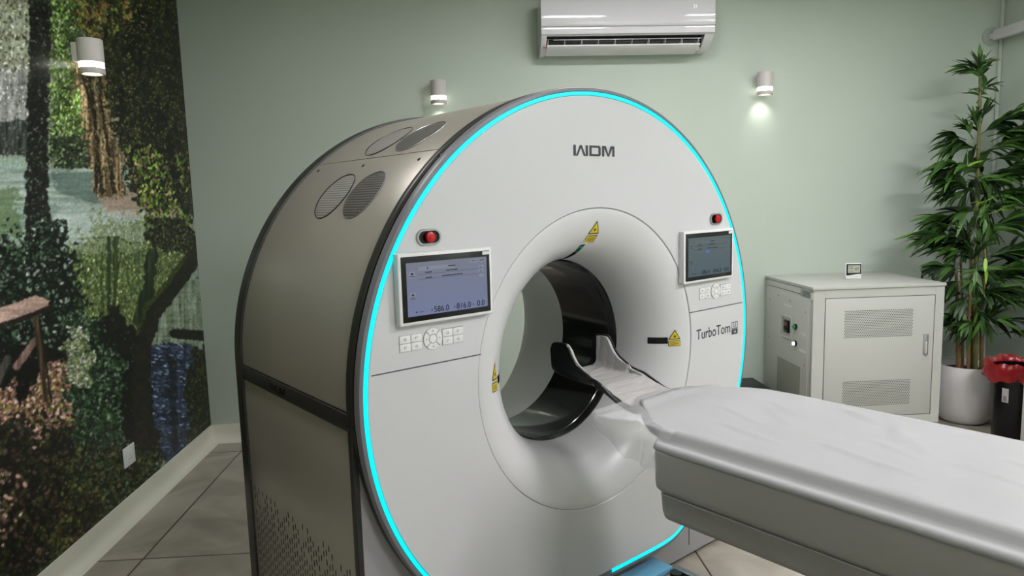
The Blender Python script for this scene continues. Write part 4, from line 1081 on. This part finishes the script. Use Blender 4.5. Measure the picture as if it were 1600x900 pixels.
MB().cyl((.022, -.001, .014), (.022, -.003, .014), .0045, n=16).build('button', M_paper, hg)
MB().box((0, .030, .02), (.05, .03, .006), rot=Matrix.Rotation(.5, 4, 'X')).build('stand', M_whiteb, hg)

# low black unit between scanner and cabinet
bu = thing('low_black_unit', 'low black box on the floor between scanner and grey cabinet', 'equipment box', (1.77, 4.60, 0))
MB().box((0, 0, .155), (.44, .40, .29), bevel=.006).build('casing', mat('black_casing', (34, 35, 36), .5, noise=.1, nscale=50), bu)
MB().box((0, .0, .006), (.40, .36, .012)).build('foot_pad', M_blackp, bu)
pp = MB().box((0, 0, .002), (.13, .09, .003), rot=Matrix.Rotation(.1, 4, 'Z')).build('paper_note', M_paper, None, smooth=0)
pp.location = (1.80, 4.735, .300); tag(pp, 'small white paper note lying on the low black box behind the scanner', 'paper')

# =================================================================== PLANT
PC = Vector((3.395, 4.565, 0))
pl_ = thing('potted_bamboo', 'tall artificial bamboo with slender green leaves in a round white pot', 'potted plant', PC)
PR = .188
prof = [(.0001, .0), (PR*.62, .0), (PR*.74, .006), (PR*.86, .03), (PR*.95, .075), (PR*1.0, .14), (PR*1.0, .22), (PR*.975, .31), (PR*.945, .392), (PR*.935, .398), (PR*.885, .398), (PR*.875, .39), (PR*.87, .33), (.0001, .33)]
MB().lathe(prof, (0, 0, 0), 64).build('pot', M_pot, pl_, smooth=50)
MB().lathe([(.0001, .352), (PR*.5, .354), (PR*.875, .350)], (0, 0, 0), 40).build('soil', M_soil, pl_)
def W2P(x, y, Y):           # photo pixel -> pot frame on the plane at depth Y
    d = photo_ray(x, y); t = Y/d.y; return Vector((d.x*t, Y, CAM_H+d.z*t))-PC
M_cane = mat('bamboo_cane', (128, 100, 62), .45, noise=.35, nscale=9, streak=(6, 6, 1))
M_cane2 = mat('bamboo_cane_green', (104, 104, 56), .45, noise=.35, nscale=9, streak=(6, 6, 1))
canes = [([(1498, 575), (1497, 520), (1494, 430), (1492, 400)], 4.50, .0155), ([(1513, 578), (1514, 500), (1517, 420), (1514, 360)], 4.44, .011), ([(1524, 580), (1524, 470), (1526, 330), (1531, 160), (1532, 120)], 4.46, .0165),
         ([(1519, 578), (1520, 500), (1524, 400), (1530, 330)], 4.52, .012), ([(1534, 574), (1534, 500), (1538, 420), (1540, 340)], 4.50, .0135), ([(1504, 578), (1504, 480), (1500, 380), (1502, 345)], 4.58, .010)]
for k, (pp_, Y, r) in enumerate(canes):
    P3 = [W2P(x, y, Y) for x, y in pp_]; P3[0].z = .34
    # resample, with swollen nodes
    seg = []; rad = []
    for a, b_ in zip(P3, P3[1:]):
        nn = max(2, int((b_-a).length/.02))
        for i in range(nn): seg.append(a+(b_-a)*i/nn)
    seg.append(P3[-1]); L_ = 0
    for i, p in enumerate(seg):
        if i: L_ += (p-seg[i-1]).length
        f = 1-.45*i/len(seg); rad.append(r*f*(1.16 if (L_ % .15) < .02 else 1))
    MB().tube(seg, rad, 10).build('cane', M_cane if k != 2 else M_cane2, pl_)
def leaf_mat(name, c1, c2):
    m = bpy.data.materials.new(name); m.use_nodes = True; nt = m.node_tree; b = nt.nodes['Principled BSDF']
    at = nt.nodes.new('ShaderNodeAttribute'); at.attribute_name = 'tone'
    rp = nt.nodes.new('ShaderNodeValToRGB'); rp.color_ramp.elements[0].color = lin(c1); rp.color_ramp.elements[1].color = lin(c2)
    nt.links.new(at.outputs['Fac'], rp.inputs[0]); nt.links.new(rp.outputs[0], b.inputs['Base Color']); b.inputs['Roughness'].default_value = .42
    return m
M_leaf = leaf_mat('bamboo_leaf', (14, 34, 16), (84, 128, 54))
M_leafb = leaf_mat('bamboo_leaf_bright', (84, 130, 34), (140, 180, 60))
rl = random.Random(5)
def leaf(mb, tones, base, dirv, length, width, droop, tone, roll=0):
    n = 7; dirv = dirv.normalized(); side = dirv.cross(Vector((0, 0, 1)))
    if side.length < .1: side = Vector((1, 0, 0))
    side.normalize(); nrm = side.cross(dirv).normalized()
    side = (side*cos(roll)+nrm*sin(roll)).normalized()
    p = Vector(base); v = dirv.copy(); vs = []; st = length/n
    for i in range(n+1):
        t = i/n; w_ = width*(sin(pi*min(1, (t*.93+.04)))**.8)*(1-.35*t)
        up_ = side.cross(v).normalized()
        vs += [p-side*w_+up_*w_*.25, p.copy(), p+side*w_+up_*w_*.25]
        v = (v+Vector((0, 0, -droop/n))).normalized(); p = p+v*st
        if p.x+PC.x > X_R-.03: p.x = X_R-.03-PC.x
        if p.y+PC.y > Y_B-.03: p.y = Y_B-.03-PC.y
        if p.z < 1.05 and p.x+PC.x < 2.96: p.x = 2.96-PC.x
    fs_ = []
    for i in range(n): a = i*3; fs_ += [(a, a+1, a+4, a+3), (a+1, a+2, a+5, a+4)]
    mb.add(vs, fs_); tones += [tone]*len(vs)
# sprays: (photo x, y of the root, mean screen angle in degrees (0 right, 90 up), fan spread, leaf count, length m, droop, Y, bright)
SP_ = [(1530, 118, 100, 150, 13, .17, .5, 4.46, 0), (1532, 150, 70, 190, 9, .16, .9, 4.46, 0), (1528, 112, 165, 40, 5, .19, .5, 4.40, 0),
       (1534, 190, 85, 40, 4, .15, .3, 4.46, 0), (1528, 205, 120, 70, 9, .16, .8, 4.46, 0), (1515, 208, 130, 60, 8, .13, .6, 4.42, 0),
       (1540, 205, 35, 50, 12, .34, 1.2, 4.46, 0), (1545, 235, 25, 45, 12, .34, 1.2, 4.42, 0), (1560, 215, 30, 30, 8, .30, 1.1, 4.5, 0),
       (1520, 230, 160, 40, 9, .30, 1.3, 4.42, 0), (1515, 262, 170, 40, 10, .31, 1.1, 4.40, 0), (1510, 285, 178, 40, 9, .28, 1.0, 4.46, 0), (1500, 215, 165, 50, 8, .17, .9, 4.40, 0),
       (1545, 275, 20, 45, 11, .32, 1.1, 4.44, 0), (1550, 305, 12, 40, 10, .30, .9, 4.42, 0), (1540, 330, 30, 60, 8, .22, .8, 4.38, 0),
       (1518, 300, 150, 80, 8, .22, 1.0, 4.36, 0), (1520, 330, 185, 70, 9, .24, .8, 4.36, 0),
       (1500, 350, 165, 50, 11, .31, .9, 4.42, 0), (1495, 372, 172, 40, 10, .30, .8, 4.38, 0), (1490, 392, 160, 50, 9, .26, .9, 4.44, 0),
       (1510, 380, 140, 90, 10, .22, .9, 4.34, 0), (1498, 420, 172, 50, 9, .28, 1.0, 4.38, 0), (1500, 440, 200, 60, 8, .22, .9, 4.40, 0),
       (1542, 360, 25, 50, 10, .28, .8, 4.40, 0), (1548, 400, 15, 50, 11, .30, .8, 4.42, 0), (1545, 430, 30, 40, 9, .28, .8, 4.44, 0), (1540, 455, 5, 60, 10, .27, .8, 4.38, 0),
       (1515, 460, 220, 80, 9, .20, .9, 4.38, 0), (1530, 485, 300, 120, 10, .18, .8, 4.36, 0), (1505, 490, 230, 90, 8, .18, .8, 4.44, 0), (1548, 500, 0, 60, 9, .24, .9, 4.42, 0),
       (1525, 420, 250, 160, 10, .18, .7, 4.34, 0), (1575, 520, 10, 40, 5, .16, .7, 4.42, 0), (1530, 400, 90, 120, 8, .16, .6, 4.36, 0), (1522, 505, 190, 100, 7, .15, .8, 4.36, 0),
       (1558, 330, 20, 60, 6, .13, .4, 4.34, 1), (1545, 312, 200, 90, 4, .10, .6, 4.32, 1), (1540, 402, 270, 50, 3, .14, .3, 4.31, 1), (1508, 262, 30, 30, 3, .12, .5, 4.36, 1)]
for k in range(22):
    yy0 = rl.uniform(270, 520); SP_.append((1526+rl.uniform(-22, 22), yy0, rl.uniform(0, 360), 110, 7, rl.uniform(.15, .22), rl.uniform(.5, 1.0), rl.uniform(4.36, 4.56), 0))
for k in range(8):
    yy0 = 210+k*38; SP_.append((1556+rl.uniform(-6, 10), yy0, rl.uniform(10, 40), 50, 9, .26, 1.0, rl.uniform(4.4, 4.5), 0)); SP_.append((1500+rl.uniform(-12, 6), yy0+20, rl.uniform(150, 185), 50, 7, .21, 1.0, rl.uniform(4.4, 4.5), 0))
for (x, y, ang, spread, n, ln, dr_, Y, bright) in SP_:
    root = W2P(x, y, Y); mb = MB(); tones = []
    rvec = CR.copy(); uvec = Vector((0, 0, 1)); fvec = Vector((0, -1, 0))
    nl = n if bright else int(n*2.1)
    a0 = radians(ang); stem = (rvec*cos(a0)+uvec*sin(a0)+fvec*.2).normalized()
    for i in range(nl):
        a = a0+radians(spread)*((i+.5)/nl-.5)+rl.uniform(-.08, .08); dv = rvec*cos(a)+uvec*sin(a)+fvec*rl.uniform(-.5, .7)
        off = stem*ln*rl.uniform(-.05, .5)
        leaf(mb, tones, root+off, dv, ln*rl.uniform(.55, .9), ln*rl.uniform(.05, .07)+.005, dr_*rl.uniform(.6, 1.3), rl.random()**1.5, rl.uniform(-.9, .9))
    k0 = len(mb.v); mb.tube([root-stem*.05, root, root+stem*ln*.22, root+stem*ln*.42], [.003, .0028, .0022, .0015], 5); tones += [.3]*(len(mb.v)-k0)
    o = mb.build('leaf_spray', M_leafb if bright else M_leaf, pl_, smooth=60, fixn=False)
    at = o.data.attributes.new('tone', 'FLOAT', 'POINT'); at.data.foreach_set('value', np.array(tones, np.float32))

# =================================================================== WASTE BIN
bn = thing('waste_bin', 'black waste bin with a red bag over its rim beside the white pot', 'waste bin', (3.43, 4.13, 0))
BR = .156
prof = [(.0001, .002), (BR*.80, .002), (BR*.84, .01), (BR*.98, .46), (BR*1.04, .465), (BR*1.04, .48), (BR*.96, .48), (BR*.80, .02), (.0001, .02)]
MB().lathe(prof, (0, 0, 0), 48).build('bucket', M_blackp, bn, smooth=40)
q = atan2(-4.13+.02, -3.43+.0)
lb = MB(); c = -2.72
vs = [((BR*.935+.0015)*cos(c+a), (BR*.935+.0015)*sin(c+a), z) for z in (.27, .36) for a in (-.13, 0, .13)]
lbv = [(x*(1+(z-.27)*.2), y*(1+(z-.27)*.2), z) for x, y, z in vs]
sticker = MB().add(lbv, [(0, 1, 4, 3), (1, 2, 5, 4)]).build('sticker', M_paper, bn)
b = MB()
for k in range(4): b.box((BR*.985*cos(c), BR*.985*sin(c), .283+k*.009), (.02, .0015, .003), rot=Matrix.Rotation(c+pi/2, 4, 'Z'))
b.build('sticker_print', M_ink, sticker, smooth=0)
M_bag = mat('red_bag_film', (168, 16, 28), .22, noise=.15, nscale=12, trans=.25)
bg = MB(); rows = []; nq = 96
prof = [(BR*.90, .40, 0), (BR*.97, .475, .2), (BR*1.04, .505, .7), (BR*1.12, .515, 1), (BR*1.20, .50, 1), (BR*1.25, .47, 1), (BR*1.26, .44, 1.2), (BR*1.22, .405, 1.6)]
for r, z, k in prof:
    row = []
    for i in range(nq):
        q = 2*pi*i/nq
        wv = .0035*sin(9*q+z*30)+.003*sin(17*q-z*50)+.002*sin(29*q+1)
        row.append(((r+wv*k)*cos(q), (r+wv*k)*sin(q), z+(.007*sin(5*q+1)+.004*sin(13*q))*k))
    rows.append(row)
bg.loft(rows, True)
bo = bg.build('bin_bag', M_bag, None, smooth=40, fixn=False); bo.location = bn.location
tag(bo, 'crinkled red plastic bag folded over the rim of the black bin', 'bin bag')

# rail along the right wall
rl_ = thing('wall_rail', 'white square rail running along the right wall from the back corner', 'rail', (3.66, 4.55, 2.64))
MB().box((0, -.65, .0), (.045, 1.80, .068), bevel=.003).build('bar', M_rail, rl_)
MB().cyl((0, .295, 0), (0, .299, 0), .062, n=32).build('end_flange', mat('clear_flange', (170, 182, 172), .3, noise=.02), rl_)
MB().box((.052, -.4, .0), (.06, .04, .03), bevel=.002).build('bracket', M_rail, rl_)
MB().box((0, .27, 0), (.03, .05, .04), bevel=.002).build('end_bracket', M_rail, rl_)

# white low cabinet cut by the right edge of the view
wc = thing('white_cabinet', 'plain white low cabinet beyond the table, cut off by the right edge of the photo', 'white cabinet', (3.185, 3.49, 0))
MB().box((.26, .16, .45), (.52, .30, .80), bevel=.003).build('body', M_rail, wc)
MB().box((.26, .17, .025), (.48, .26, .05)).build('plinth', M_blackm, wc)
MB().box((.262, .152, .86), (.516, .32, .022), bevel=.003).build('top_board', M_rail, wc)
dw = MB().box((.26, .001, .45), (.50, .018, .77), bevel=.002).build('door', M_rail, wc)
MB().box((.46, -.020, .55), (.012, .022, .12), bevel=.003).build('handle', M_silver, dw)
